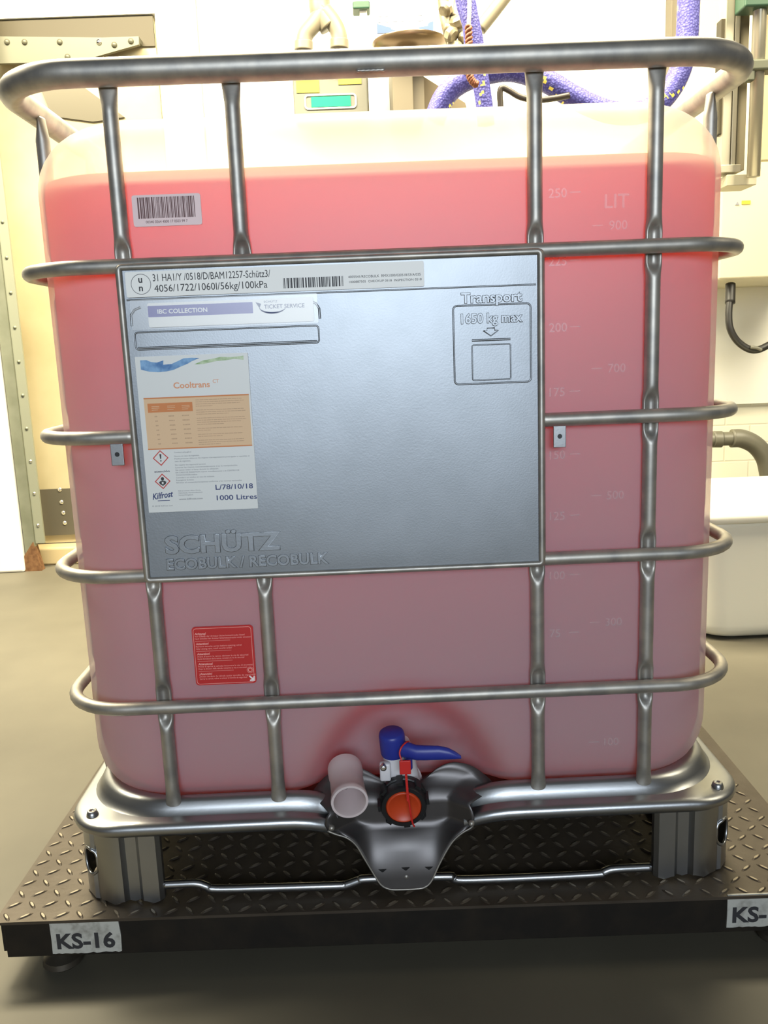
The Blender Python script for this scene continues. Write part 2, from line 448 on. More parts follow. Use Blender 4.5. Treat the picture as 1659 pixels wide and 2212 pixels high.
# taped number labels
def ks_label(x0, z0, x1, z1, Y, s):
    bm = bmesh.new(); pts = []
    n = 22
    pts += [(x0+(x1-x0)*k/n, z0+random.uniform(-.0012, .0008)) for k in range(n+1)]
    pts += [(x1+.001, z0+(z1-z0)*.5), (x1-.001, z1)] + [(x0, z1), (x0+.0005, z0+(z1-z0)*.4)]
    prism(bm, pts, XZ, Y-.0012, Y+.0012)
    rotp(bm)
    l = obj('number_label', bm, mat('worn_silver_label', (.50, .50, .46), .45, 0, noise=(70, (.28, .27, .24), .5, .75)) if 'worn_silver_label' not in bpy.data.materials else bpy.data.materials['worn_silver_label'], t_plat)
    bm = bmesh.new(); text_bm(bm, s, x0+.008, z0+.008, Y-.0014, .024, width=(x1-x0)*.84, bold=.032, depth=.0004)
    rotp(bm); obj('lettering', bm, M['ink'], l)
YL = PY0+.003
ks_label(-.5235, .0455, -.4225, .0975, YL, 'KS-16')
ks_label(.457, .0495, .558, .1015, YL, 'KS-16')

# ================================================================== INTERMEDIATE BULK CONTAINER
ibc = thing('bulk_container', 'caged plastic liquid tank holding red coolant, on steel pallet, standing on the platform', 'container', (0, .6, .102))
DEPTH = 1.2
TR = .0095       # cage tube radius
# ---- bottle
def bottle_rings(inset, zlo, zhi, nx=46, recess=True):
    X0, X1, Y0, Y1 = -.482+inset, .483-inset, .022+inset, 1.17-inset
    rings = []
    rt_, rb = .095, .085
    prof = []
    top = 1.2128-inset; bot = .232+inset
    for k in range(9):                                   # bottom round
        a = PI/2*k/8; prof.append((.052*(1-math.sin(a)), bot+rb*(1-math.cos(a))))
    nz = 44
    for k in range(1, nz): prof.append((0, bot+rb+(top-rt_-bot-rb)*k/nz))
    for k in range(11):
        a = PI/2*k/10; prof.append((rt_*(1-math.cos(a)), top-rt_+rt_*math.sin(a)))
    pr = [(i, z) for i, z in prof if zlo <= z <= zhi]
    if zhi < top: 
        # cut level: interpolate the inset
        j = max(k for k, (i, z) in enumerate(prof) if z <= zhi)
        (i0, z0), (i1, z1) = prof[j], prof[j+1]; f = (zhi-z0)/(z1-z0); pr.append((i0+(i1-i0)*f, zhi))
    for ins, z in pr:
        r = max(.125-inset-ins*.6, .02)
        ring = []
        for (x, y) in rrect(X0+ins, X1-ins, Y0+ins, Y1-ins, r, nc=12, nx=nx, ny=10):
            yy = y
            if recess and y < .2:
                # arched outlet recess with a raised neck zone
                d = math.hypot(x/.170, (z-.205)/.215)
                if d < 1:
                    f = min(1, (1-d)/.42); f = f*f*(3-2*f)
                    yy = max(y, y+(.082-(y-Y0))*f)
                # slow bulge of the wall
                yy -= .006*math.exp(-((x/.3)**2)-((z-.75)/.3)**2)*(1 if inset == 0 else 1)
            ring.append(Vector((x, yy, z)))
        rings.append(ring)
    return rings
def capped(rings, top=True, bottom=True):
    bm = bmesh.new(); R_ = loft(bm, rings)
    for flag, rg in ((bottom, R_[0]), (top, R_[-1])):
        if not flag: continue
        c = Vector((0, 0, 0))
        for v in rg: c += v.co
        c /= len(rg); prev = rg
        for s in (.75, .4):
            new = [bm.verts.new(c+(v.co-c)*s) for v in rg]; n = len(rg)
            for k in range(n): bm.faces.new((prev[k], prev[(k+1) % n], new[(k+1) % n], new[k]))
            prev = new
        cv = bm.verts.new(c)
        for k in range(len(prev)): bm.faces.new((prev[k], prev[(k+1) % len(prev)], cv))
    return bm
bottle = obj('bottle', capped(bottle_rings(0, 0, 2)), M['bottle'], ibc, True)
bottle['label'] = 'milky translucent plastic tank'
LIQ = 1.131
liquid = obj('liquid', capped(bottle_rings(.008, 0, LIQ)), M['liquid'], ibc, angle=50)
liquid['label'] = 'red coolant filling the tank almost to the top'
# filler neck and lid on top of the bottle
bm = bmesh.new(); lathe(bm, [(.085, 0), (.085, .012), (.078, .014), (.078, .022), (0, .026)], (0, .62, 1.205), seg=40)
# embossed level scale
def scale_y(x, z): return .022-.006*math.exp(-((x/.3)**2)-((z-.75)/.3)**2)
def mark(txt, x, z, tick):
    bm2 = bmesh.new(); Y = scale_y(x, z)-.0005
    text_bm(bm2, txt, x, z-.006, Y, .012 if tick is not None else .018, depth=.0004, bold=.01)
    if tick is not None: box(bm2, tick, tick+.014, Y-.0001, Y+.001, z-.0008, z+.0008)
    obj('level_mark', bm2, M['moulded'], bottle)
for t_, z in (('900', 1.0405), ('700', .855), ('500', .6805), ('300', .4959), ('100', .3112)): mark(t_, .296, z, .274)
for k, t_ in enumerate(('250', '225', '200', '175', '150', '125', '100', '75', '50')): mark(t_, .216, 1.0833-k*.0858, .244)
mark('LIT', .290, 1.068, None)

# ---- cage rings
def ring_path(z, r, inset=0.0, nc=10, n=1, RC=.10):
    return [Vector((x, y, z)) for x, y in rrect(-.491+inset, .491-inset, 0+inset, DEPTH-.018-inset, RC, nc=nc, nx=n, ny=n)]
RZ = [1.010, .790, .598, .404]
PAX0, PAX1 = -.341, .1975
bm = bmesh.new(); tube(bm, ring_path(1.2425, .0175, .002, nc=12, n=8, RC=.105), .0172, seg=16, closed=True, squash=.98)
obj('top_rail', bm, M['tube'], ibc, True)
bm = bmesh.new(); tube(bm, [Vector((-.028+i*.003, -.0118, 1.2297)) for i in range(13)], .0022, 8, rr=[.0014+.0010*(i % 2) for i in range(13)])
obj('weld_seam', bm, M['tube'], ibc, True)
for z in (RZ[0], RZ[2], RZ[3]):
    bm = bmesh.new(); tube(bm, ring_path(z, TR), TR, seg=14, closed=True, squash=1.0); obj('cage_ring', bm, M['tube'], ibc, True)
# ring 3 stops at the panel
full = ring_path(RZ[1], TR, n=60)
pts = [p for p in full]
start = [i for i, p in enumerate(pts) if p.y < .001 and p.x > PAX1-.005][0]
seq = pts[start:]+pts[:1]
endp = [p for p in pts[1:] if p.y < .001 and p.x < PAX0+.008]
bm = bmesh.new(); tube(bm, [Vector((PAX1, 0, RZ[1]))]+[p for p in pts if p.y < .001 and PAX1+.01 < p.x < .385]+[p for i, p in enumerate(pts) if i > 60 and not (p.y < .001 and p.x < .3)]+[p for p in pts if p.y < .001 and p.x < PAX0-.01]+[Vector((PAX0, 0, RZ[1]))], TR, seg=14)
obj('cage_ring', bm, M['tube'], ibc, True)

# ---- cage posts with dimpled crossings
def post(bm, base_fn, z0, z1, crosses, r=.0098):
    zs = set([z0, z1]); z = z0
    while z < z1: zs.add(round(z, 5)); z += .004 if any(abs(z-c) < .05 for c in crosses) or z < z0+.04 or z > z1-.06 else .02
    zs = sorted(zs); seg = 24; rings = []
    for z in zs:
        k = 0
        for c in crosses:
            d = abs(z-c)
            k = max(k, 1-min(1, max(0, (d-.020)/.020)))
        flare = 0
        if z < z0+.035: flare = 1-(z-z0)/.035
        if z > z1-.03: flare = max(flare, (z-(z1-.03))/.03)
        kk = k*k*(3-2*k)
        # the dent is a pointed-oval groove pressed into the front
        ring = []
        for i in range(seg):
            a = 2*PI*i/seg; x = math.cos(a); y = math.sin(a)      # y<0 = front
            wx = r*(1+.16*kk+.28*flare)
            dy = r*y*(1-.45*flare)
            if y < 0:
                g = max(0, 1-(abs(x)/(.35+.42*kk))**2) if kk > 0 else 0
                dy += kk*(.8*r*(-y)*.55+g*r*.85*kk)
                dy += flare*r*.25*(-y)
            ring.append(base_fn(x*wx, dy, z))
        rings.append(ring)
    loft(bm, rings, cap0=True, cap1=True)
ZTOPP = 1.232
def front_post(x0, z0, z1, crosses, yb=.0135):
    bm = bmesh.new(); post(bm, lambda u, v, z: Vector((x0+u, yb+v, z)), z0, z1, crosses); obj('cage_post', bm, M['tube'], ibc, True)
# the two outer bars run full height, the inner left one is broken by the panel
front_post(-.3406, .238, ZTOPP, [RZ[0], RZ[2], RZ[3]])
front_post(.1970, .238, ZTOPP, [RZ[0], RZ[2], RZ[3]])
front_post(.353, .238, ZTOPP, RZ)
front_post(-.186, RZ[0]-.01, ZTOPP, [RZ[0]])
front_post(-.186, .238, RZ[2]+.01, [RZ[2], RZ[3]])
for sx in (-1, 1):
    for y in (.155, .37, .60, .83, 1.05):
        bm = bmesh.new(); post(bm, lambda u, v, z, y=y: Vector((sx*(.4775-v), y+u*sx, z)), .238, ZTOPP, RZ); obj('cage_post', bm, M['tube'], ibc, True)
for x in (-.353, -.19, .0, .19, .353):
    bm = bmesh.new(); post(bm, lambda u, v, z: Vector((x-u, 1.169-v, z)), .238, ZTOPP, RZ); obj('cage_post', bm, M['tube'], ibc, True)
# small tabs under the ends of the interrupted ring
for x, z in ((-.366, .7725), (.2235, .7725)):
    bm = bmesh.new()
    box(bm, x-.0085, x+.0085, -.0125, -.0105, z-.019, z+.010, bev=.0008)
    obj('lock_tab', bm, M['sheet'], ibc)
    bm = bmesh.new(); lathe(bm, [(0, .0006), (.003, .0006), (.0032, 0)], (x, -.0125, z-.004), (0, -1, 0), 12); obj('tab_hole', bm, M['blackplastic'], bpy.data.objects[-1] if False else ibc)

# ---- name plate panel
PZ0, PZ1 = .5935, 1.0085; YP = -.011
bm = bmesh.new()
nxp, nzp = 36, 30; grid = []
for j in range(nzp+1):
    row = []
    for i in range(nxp+1):
        u, v = i/nxp, j/nzp; x = -.338+u*(.1945+.338); z = .597+v*(1.004-.597)
        y = YP - .0022*math.sin(PI*u)**.6*math.sin(PI*v)**.6 + .0006*math.sin(9*u+2)*math.sin(7*v)
        row.append(bm.verts.new((x, y, z)))
    grid.append(row)
for j in range(nzp):
    for i in range(nxp): bm.faces.new((grid[j][i], grid[j][i+1], grid[j+1][i+1], grid[j+1][i]))
ext = bmesh.ops.extrude_face_region(bm, geom=list(bm.faces))
bmesh.ops.translate(bm, verts=[v for v in ext['geom'] if isinstance(v, bmesh.types.BMVert)], vec=(0, .0016, 0))
panel = obj('sign_panel', bm, M['panelmetal'], ibc, angle=40)
panel['label'] = 'flat galvanised sheet panel across the cage front'
bm = bmesh.new()
fr = [Vector((x, YP-.001, z)) for x, z in rpoly(-.3415, .199, .5945, 1.0075, .004, 3)]
tube(bm, fr, .0042, seg=10, closed=True)
fr2 = [Vector((x, YP+.004, z)) for x, z in rpoly(-.3445, .202, .593, 1.009, .004, 3)]
tube(bm, fr2, .0032, seg=8, closed=True)
obj('rolled_edge', bm, M['tube'], panel, True)
def onp(px, py, e=0):
    """point on the panel face; e = how far in front of it"""
    Y = YP
    for _ in range(3):
        p = at(px, py, Y); u = (p.x+.338)/.5325; v = (p.z-.597)/.407
        u = min(max(u, 0), 1); v = min(max(v, 0), 1)
        Y = YP-.0022*math.sin(PI*u)**.6*math.sin(PI*v)**.6 + .0006*math.sin(9*u+2)*math.sin(7*v)-e
    return at(px, py, Y)
def py_(x, z):
    u = min(max((x+.338)/.5325, 0), 1); v = min(max((z-.597)/.407, 0), 1)
    return YP-.0022*math.sin(PI*u)**.6*math.sin(PI*v)**.6 + .0006*math.sin(9*u+2)*math.sin(7*v)
YF = YP-.0030      # plane of the stickers, just proud of the sheet
def sticker(name, x0, x1, z0, z1, m, parent=ibc, r=.002, Y=YF, th=.0004, tilt=0):
    bm = bmesh.new(); prism(bm, rpoly(x0, x1, z0, z1, r, 3), XZ, Y-th, Y+.0026 if parent is ibc else Y)
    if tilt: bmesh.ops.rotate(bm, verts=bm.verts, cent=(x0, Y, z0), matrix=Matrix.Rotation(tilt, 3, 'Y'))
    return obj(name, bm, m, parent)
# embossed crease below the top strip and embossed marks
emb = bmesh.new(); brand = bmesh.new()
def bead(pts, r=.0012, closed=False):
    P = [Vector((x, py_(x, z)-.0002, z)) for x, z in pts]; tube(emb, P, r, 8, closed)
def seg_(a, b, n=14): return [(a[0]+(b[0]-a[0])*k/n, a[1]+(b[1]-a[1])*k/n) for k in range(n+1)]
bead(seg_((-.335, .9665), (.193, .9665), 40), .0011)
bead(rpoly(.0848, .1858, .8425, .9432, .005, 4), .0012, True)
bead(rpoly(.1085, .1590, .8470, .8925, .002, 3), .0009, True)
bead(seg_((.1085, .8985), (.1590, .8985)), .0016)
bead([(.1335, .9035), (.1235, .9105), (.1285, .9105), (.1285, .9135), (.1385, .9135), (.1385, .9105), (.1435, .9105)], .0008, True)
bead(rpoly(-.3285, -.0905, .9035, .9255, .004, 4), .0011, True)
bead(seg_((-.326, .9055), (-.093, .9055), 24), .0015)
bead(seg_((-.331, .934), (-.331, .948), 4)+[(-.326, .954), (-.318, .957)], .0016)
bead([(-.088, .934), (-.0885, .947), (-.092, .953), (-.098, .956)], .0016)
for (s, x, z, h, wd, b) in (('Transport', .0950, .9465, .0130, .0800, .015), ('1650 kg max', .0945, .9205, .0125, .0810, .015),
                         ('SCHÜTZ', -.3140, .6310, .0240, .158, .03), ('ECOBULK / RECOBULK', -.3140, .6080, .0150, .222, .02)):
    tgt = emb if x > 0 else brand
    text_bm(tgt, s, x, z, py_(x+wd/2, z)-.0004, h, width=wd, bold=b, depth=.0009, bevel=.0006)
obj('embossed_name', brand, M['panelmetal'], panel, angle=50)
obj('embossing', emb, M['panelmetal'], panel, angle=50)

# long white strip with the approval text
stp = sticker('approval_strip', -.3335, .0484, .9695, 1.0010, M['paper'])
bm = bmesh.new(); Yt = YF-.00045
A = math.radians(.0)
text_bm(bm, '31 HA1/Y /0518/D/BAM12257-Schütz3/', -.2985, .9885, Yt, .0092, width=.1500)
text_bm(bm, '4056/1722/1060l/56kg/100kPa', -.2975, .9752, Yt, .0092, width=.1445)
text_bm(bm, 'u', -.3170, .9875, Yt, .0085, bold=.02); text_bm(bm, 'n', -.3170, .9770, Yt, .0085, bold=.02)
random.seed(3)
x = -.1325
while x < -.0555:
    wd = random.choice((.0006, .0006, .0011, .0018)); 
    box(bm, x, x+wd, Yt-.0003, Yt, .9735, .9860); x += wd+random.choice((.0007, .0007, .0012, .0018))
text_bm(bm, '4005541/RECOBULK  RMX1000/020518/S3/A/035', -.0490, .9830, Yt, .0032, width=.093)
text_bm(bm, '1000887505  CHECKUP 0518  INSPECTION 0518', -.0480, .9770, Yt, .0028, width=.093)
obj('lettering', bm, M['ink'], stp)
bm = bmesh.new(); tube(bm, [Vector((-.3140+.0125*math.cos(2*PI*k/28), Yt, .9855+.0125*math.sin(2*PI*k/28))) for k in range(28)], .0004, 6, True)
obj('circle_mark', bm, M['greyink'], stp)
# clear pouch with the collection ticket
tk = sticker('collection_ticket', -.3085, -.0955, .9310, .9615, M['paper'])
bm = bmesh.new(); prism(bm, rpoly(-.3082, -.1735, .9440, .9580, .0005, 1), XZ, Yt-.0002, Yt+.0001); obj('violet_bar', bm, M['violet'], tk)
bm = bmesh.new(); text_bm(bm, 'IBC COLLECTION', -.2960, .9480, Yt-.0003, .0056, width=.064, bold=.02); obj('white_lettering', bm, M['paper'], tk)
bm = bmesh.new(); text_bm(bm, 'SCHÜTZ', -.1590, .9565, Yt, .0026, width=.0175); text_bm(bm, 'TICKET SERVICE', -.1590, .9490, Yt, .0052, width=.0520, bold=.01)
arc = [Vector((-.1480+.017*math.cos(a), Yt-.0001, .9510-.0075*math.sin(-a)*1.0)) for a in [math.radians(v) for v in range(-178, -10, 8)]]
n = len(arc); tube(bm, arc, .0006, 6, rr=[.0003+.0010*math.sin(PI*k/(n-1)) for k in range(n)])
prism(bm, [(-.1695, .9575), (-.1625, .9555), (-.1650, .9500)], XZ, Yt-.0003, Yt)
obj('violet_lettering', bm, M['navy'], tk)
bm = bmesh.new(); prism(bm, rpoly(-.3300, -.0900, .9285, .9660, .001, 1), XZ, YF-.0016, YF-.0012); pc_ = obj('clear_pouch', bm, M['pouch'], ibc)

# product label
PL0, PL1, PLZ0, PLZ1 = -.3305, -.1840, .6885, .8945
pl = sticker('product_label', PL0, PL1, PLZ0, PLZ1, mat('label_paper', (.70, .71, .69), .4), r=.0008)
def LX(px, py): p = onp(px, py, .0003); return p
def lbl(name, m, fn):
    bm = bmesh.new(); fn(bm); return obj(name, bm, m, pl)
YA, YB = Yt, Yt-.0004
def quad(bm, x0, x1, z0, z1, Y=YA): box(bm, x0, x1, Y-.0002, Y+.0001, z0, z1)
W_ = PL1-PL0; H_ = PLZ1-PLZ0
def lx(u): return PL0+u*W_
def lz(v): return PLZ1-v*H_
# (label-frame coordinates read as fractions of the sheet)
lbl('tinted_block', M['peach'], lambda bm: quad(bm, lx(.045), lx(.985), lz(.585), lz(.262)))
def f_(bm):
    quad(bm, lx(.045), lx(.985), lz(.266), lz(.258), YB); quad(bm, lx(.045), lx(.985), lz(.590), lz(.583), YB)
    quad(bm, lx(.075), lx(.475), lz(.352), lz(.295), YB)
lbl('orange_rules', M['orange'], f_)
def f_(bm):
    text_bm(bm, 'Cooltrans', lx(.32), lz(.205), YA-.0001, .0078, width=.0475, bold=.02)
    text_bm(bm, 'CT', lx(.672), lz(.180), YA-.0001, .0046, width=.0080)
lbl('title_lettering', M['salmon'], f_)
def f_(bm):
    for k, z in enumerate((.315, .325, .337)):
        for u in (.11, .25, .38): quad(bm, lx(u), lx(u+.07-.015*(k == 2)), lz(z)-.0003, lz(z)+.0003, YB-.0003)
lbl('table_heading', M['peach'], f_)
def f_(bm):
    rows = [('0', '100.0', '1.0000'), ('10', '80.0', '1.0150'), ('20', '70.0', '1.0310'), ('30', '60.0', '1.0450'), ('40', '50.0', '1.0610'), ('50', '40.0', '1.0720'), ('60', '30.0', '1.0860')]
    random.seed(5)
    for k in range(7):
        z = lz(.378+k*.0292)
        for u, wd in ((.130, .020), (.255, .038), (.375, .052)):
            x = lx(u+.002*k)
            for q in range(int(wd/.011)+1): quad(bm, x+q*.0019, x+q*.0019+.0013, z-.0007, z+.0007, YB)
    z = .283
    for grp in (4, 3, 4, 2, 2, 3):
        for k in range(grp):
            x1 = lx(.95-random.random()*.05) if k < grp-1 else lx(.62+random.random()*.2)
            x = lx(.505)
            while x < x1:
                wd = random.uniform(.0015, .0060); quad(bm, x, min(x+wd, x1), lz(z)-.00035, lz(z)+.00035, YB); x += wd+.0007
            z += .0132
        z += .012
lbl('small_print', M['taupe'], f_)
def f_(bm):
    L_ = ['Contiene etilenglicol', '', 'Nocivo en caso de ingestión.', 'Puede provocar daños en los órganos tras exposiciones prolongadas o repetidas en', 'caso de ingestión.', '',
          'No respirar los vapores/el aerosol.', 'Lavarse las manos concienzudamente tras la manipulación.', 'No comer, beber ni fumar durante su utilización.', 'EN CASO DE INGESTIÓN: Llamar inmediatamente a un CENTRO DE', 'TOXICOLOGÍA/médico.', 'Consultar a un médico en caso de malestar.', 'Enjuagarse la boca.', 'Eliminar el contenido/recipiente conforme a las normas nacionales.']
    Wd = [.15, 0, .22, .66, .14, 0, .27, .55, .38, .56, .19, .34, .155, .58]
    z = .617
    for s, wd in zip(L_, Wd):
        if s: text_bm(bm, s, lx(.275), lz(z), YA, .0019, width=wd*W_*1.03, depth=.0001); z += .0165
        else: z += .008
    text_bm(bm, 'Kilfrost Limited, Albion Works,', lx(.285), lz(.868), YA, .0017, width=.030, depth=.0001)
    text_bm(bm, 'Haltwhistle, Northumberland,', lx(.285), lz(.882), YA, .0017, width=.032, depth=.0001)
    text_bm(bm, 'United Kingdom', lx(.285), lz(.896), YA, .0017, width=.019, depth=.0001)
    text_bm(bm, 'www.kilfrost.com', lx(.285), lz(.924), YA, .0024, width=.0315, depth=.0001, bold=.01)
    text_bm(bm, '© 2018 Kilfrost Ltd', lx(.035), lz(.962), YA, .0018, width=.027, depth=.0001)
    text_bm(bm, 'atención', lx(.082), lz(.738), YA, .0029, width=.0205, bold=.03, depth=.0001)
lbl('body_text', M['greyink'], f_)
def f_(bm):
    text_bm(bm, 'L/78/10/18', lx(.625), lz(.866), YA, .0068, width=.050, bold=.012)
    text_bm(bm, '1000 Litres', lx(.628), lz(.936), YA, .0068, width=.054, bold=.012)
lbl('navy_lettering', M['navy'], f_)
def f_(bm):
    text_bm(bm, 'Kilfrost', lx(.045), lz(.915), YA, .0082, width=.0285, bold=.02, shear=.35, ang=.12)
    quad(bm, lx(.09), lx(.20), lz(.926), lz(.922))
lbl('script_logo', M['navy'], f_)
def diamond(bm, cx, cz, r, Y=YA, t=.0009):
    o_ = [(cx, cz+r), (cx+r, cz), (cx, cz-r), (cx-r, cz)]; r -= t*1.9; i_ = [(cx, cz+r), (cx+r, cz), (cx, cz-r), (cx-r, cz)]
    vs = [[bm.verts.new((a, y_, b)) for a, b in q] for q in (o_, i_) for y_ in (Y-.0003, Y)]
    for k in range(4):
        j = (k+1) % 4
        for p, q in ((0, 2), (2, 3), (3, 1), (1, 0)): bm.faces.new((vs[p][k], vs[p][j], vs[q][j], vs[q][k]))
c1 = (lx(.150), lz(.645)); c2 = (lx(.150), lz(.797))
def f_(bm): diamond(bm, *c1, .0105)
lbl('red_diamond', M['redink'], f_)
lbl('red_diamond', M['redink'], lambda bm: diamond(bm, *c2, .0105))
def f_(bm):
    x, z = c1
    prism(bm, [(x-.0012, z+.0052), (x+.0012, z+.0052), (x+.0006, z-.0012), (x-.0006, z-.0012)], XZ, YA-.0003, YA)
    prism(bm, [(x+.0009*math.cos(k*PI/4), z-.0038+.0009*math.sin(k*PI/4)) for k in range(8)], XZ, YA-.0003, YA)
lbl('exclamation_mark', M['ink'], f_)
def f_(bm):
    x, z = c2
    prism(bm, [(x+.0021*math.cos(k*PI/6), z+.0034+.0024*math.sin(k*PI/6)) for k in range(12)], XZ, YA-.0003, YA)
    prism(bm, [(x-.0048, z-.0008), (x-.0020, z+.0008), (x+.0020, z+.0008), (x+.0048, z-.0008), (x+.0040, z-.0034), (x, z-.0062), (x-.0040, z-.0034)], XZ, YA-.0003, YA)
lbl('health_pictogram', M['ink'], f_)
def f_(bm):
    x, z = c2[0], c2[1]-.0022
    prism(bm, [(x+(.0022 if k % 2 == 0 else .0009)*math.cos(k*PI/6), z+(.0022 if k % 2 == 0 else .0009)*math.sin(k*PI/6)) for k in range(12)], XZ, YA-.0006, YA-.0003)
lbl('white_star', M['paper'], f_)
def wave(bm, top, bot):
    pts = [(lx(u), lz(v)) for u, v in top]+[(lx(u), lz(v)) for u, v in reversed(bot)]
    prism(bm, pts, XZ, YA-.0003, YA)
lbl('blue_wave', M['blueart'], lambda bm: wave(bm, [(.045, .022), (.10, .022), (.14, .035), (.19, .040), (.25, .028), (.245, .055), (.32, .052), (.38, .035), (.43, .020), (.50, .018), (.57, .022)], [(.045, .080), (.12, .095), (.20, .100), (.27, .097), (.33, .090), (.40, .070), (.46, .055), (.50, .040), (.57, .022)]))
lbl('green_wave', M['greenart'], lambda bm: wave(bm, [(.52, .060), (.60, .038), (.68, .030), (.76, .020), (.84, .024), (.90, .022), (.96, .018)], [(.52, .060), (.60, .060), (.66, .052), (.72, .045), (.80, .042), (.88, .036), (.96, .044)]))

# white bar code sticker on the bottle
yb = .0215
s_ = obj('barcode_sticker', (lambda bm: (prism(bm, rpoly(-.3250, -.2362, 1.0605, 1.0995, .003, 4), XZ, .0195, .0225), bm)[1])(bmesh.new()), mat('pinkish_sticker', (.80, .62, .62), .5), ibc)
bm = bmesh.new(); x = -.3180; random.seed(11)
while x < -.2445:
    wd = random.choice((.0006, .0009, .0014, .0018)); box(bm, x, x+wd, .0190, .0197, 1.0705, 1.0965); x += wd+random.choice((.0007, .0008, .0013))
text_bm(bm, '00340 0264 4000 17 0503 99 7', -.309, 1.0645, .0194, .0034, width=.054)
obj('bars', bm, mat('brown_ink', (.13, .06, .06), .6), s_)
# red warning label
s_ = obj('warning_label', (lambda bm: (prism(bm, rpoly(-.2945, -.2075, .4275, .5150, .005, 5), XZ, .0185, .0225), bm)[1])(bmesh.new()), M['redlabel'], ibc)
bm = bmesh.new(); Y = .0184
tube(bm, [Vector((a, Y, b)) for a, b in rpoly(-.2925, -.2105, .4295, .5125, .004, 4)], .0004, 6, True)
blocks = [('Achtung!', 'Vor Öffnen der Armatur Sicherheitsschraube lösen!', 'Nach Schließen der Armatur Sicherheitsschraube wieder einsetzen!'),
          ('Attention!', 'Remove security screw before opening valve!', 'After closing valve, install security screw!'),
          ('Attention!', "Avant d'ouvrir la vanne, dévisser la vis de sécurité!", 'Après fermeture de la vanne, remettre la vis de sécurité!'),
          ('Attenzione!', 'Prima di aprire la valvola rimuovere la vite di sicurezza!', 'Dopo la chiusura della valvola, reinserire la vite di sicurezza!'),
          ('¡Atención!', '¡Antes de abrir la válvula quitar tornillo de seguridad!', 'Cerrar la válvula, volver a colocar el tornillo de seguridad!')]
wds = [(.71, .80), (.65, .51), (.73, .67), (.78, .69), (.80, .68)]
for k, (b, w_) in enumerate(zip(blocks, wds)):
    z = .5065-k*.0151; x = -.2908+k*.0006
    text_bm(bm, b[0], x, z-.0030, Y, .0031, bold=.03, shear=.15)
    text_bm(bm, b[1], x, z-.0065, Y, .0023, width=w_[0]*.100)
    text_bm(bm, b[2], x, z-.0100, Y, .0023, width=w_[1]*.100)
    if k < 4: box(bm, x, x+.050, Y-.0002, Y, z-.0128, z-.0124)
tube(bm, [Vector((-.2155+.0045*math.cos(2*PI*k/16), Y, .4478+.0045*math.sin(2*PI*k/16))) for k in range(16)], .0003, 5, True)
tube(bm, [Vector((-.2155+.0028*math.cos(2*PI*k/16), Y, .4478+.0028*math.sin(2*PI*k/16))) for k in range(16)], .0006, 5, True)
obj('lettering', bm, M['pinkink'], s_)
bm = bmesh.new(); c = Vector((-.2135, Y-.0001, .4355))
prism(bm, [(c.x+a, c.z+b) for a, b in ((-.0045, .0025), (-.0030, .0040), (.0012, -.0002), (.0022, .0030), (.0042, .0028), (.0040, -.0046), (-.0034, -.0046), (-.0034, -.0026), (-.0004, -.0018))], XZ, Y-.0003, Y)
obj('white_arrow', bm, M['palewhite'], s_)

# ---- steel pallet
GAP = .105
def pal_ring(prof, gap0, gap1, drop=True):
    """sweep open strip: prof list of (inset, radius, z); the front is open between gap0..gap1"""
    rings = []
    for ins, r, z in prof:
        P = rrect(-.500+ins, .503-ins, -.012+ins, 1.19-ins, r, nc=12, nx=1, ny=2)
        # drop the front edge point, insert sampled front
        x0, x1 = -.500+ins+r, .503-ins-r; y = -.012+ins
        right = [(gap1+(x1-gap1)*k/16, y) for k in range(17)]
        left = [(x0+(gap0-x0)*k/16, y) for k in range(1, 17)]
        P = right+P[2:]+[(x0, y)]+left
        ring = []
        for (x, yy) in P:
            dz = 0; dy = 0
            if yy < .05 and drop:
                for g, s in ((gap0, 1), (gap1, -1)):
                    d = (g-x)*s
                    if 0 <= d < .075: q = (1-d/.075); q = q*q; dz -= .017*q; dy += .010*q
            ring.append(Vector((x, yy+dy, z+dz)))
        rings.append(ring)
    return rings
bm = bmesh.new()
loft(bm, pal_ring([(.055, .13, .240), (.045, .13, .250), (.036, .13, .2555), (.029, .13, .2550), (.024, .13, .250), (.020, .13, .242), (.0165, .13, .2355), (.0135, .125, .2325)], -.098, .088), closed=False)
obj('tray_lip', bm, M['sheet'], ibc, True)
bm = bmesh.new()
loft(bm, pal_ring([(.0145, .125, .2335), (.008, .105, .2315), (.004, .09, .2305), (.001, .085, .229), (-.002, .08, .226), (-.0035, .08, .221), (-.0025, .08, .2155), (.001, .082, .2110), (.006, .085, .2085), (.012, .09, .2085)], -.100, .084), closed=False)
rim = obj('pallet_rim', bm, M['sheet'], ibc, True)
# dished deck under the bottle
bm = bmesh.new(); P = rrect(-.48, .483, .035, 1.17, .11, nc=8)
prism(bm, P, lambda x, y, d: Vector((x, y, d)), .219, .2285); obj('deck', bm, M['sump'], ibc)
# rim bolts at the corners
for sx in (-1, 1):
    c = Vector((sx*.4655+.0015, .0215, .2305))
    bm = bmesh.new(); lathe(bm, [(0, .0062), (.0035, .0062), (.0038, .0085), (.0068, .0075), (.0085, .003), (.009, 0)], c, (0, 0, 1), 20); obj('rim_bolt', bm, M['sheet'], rim, True)
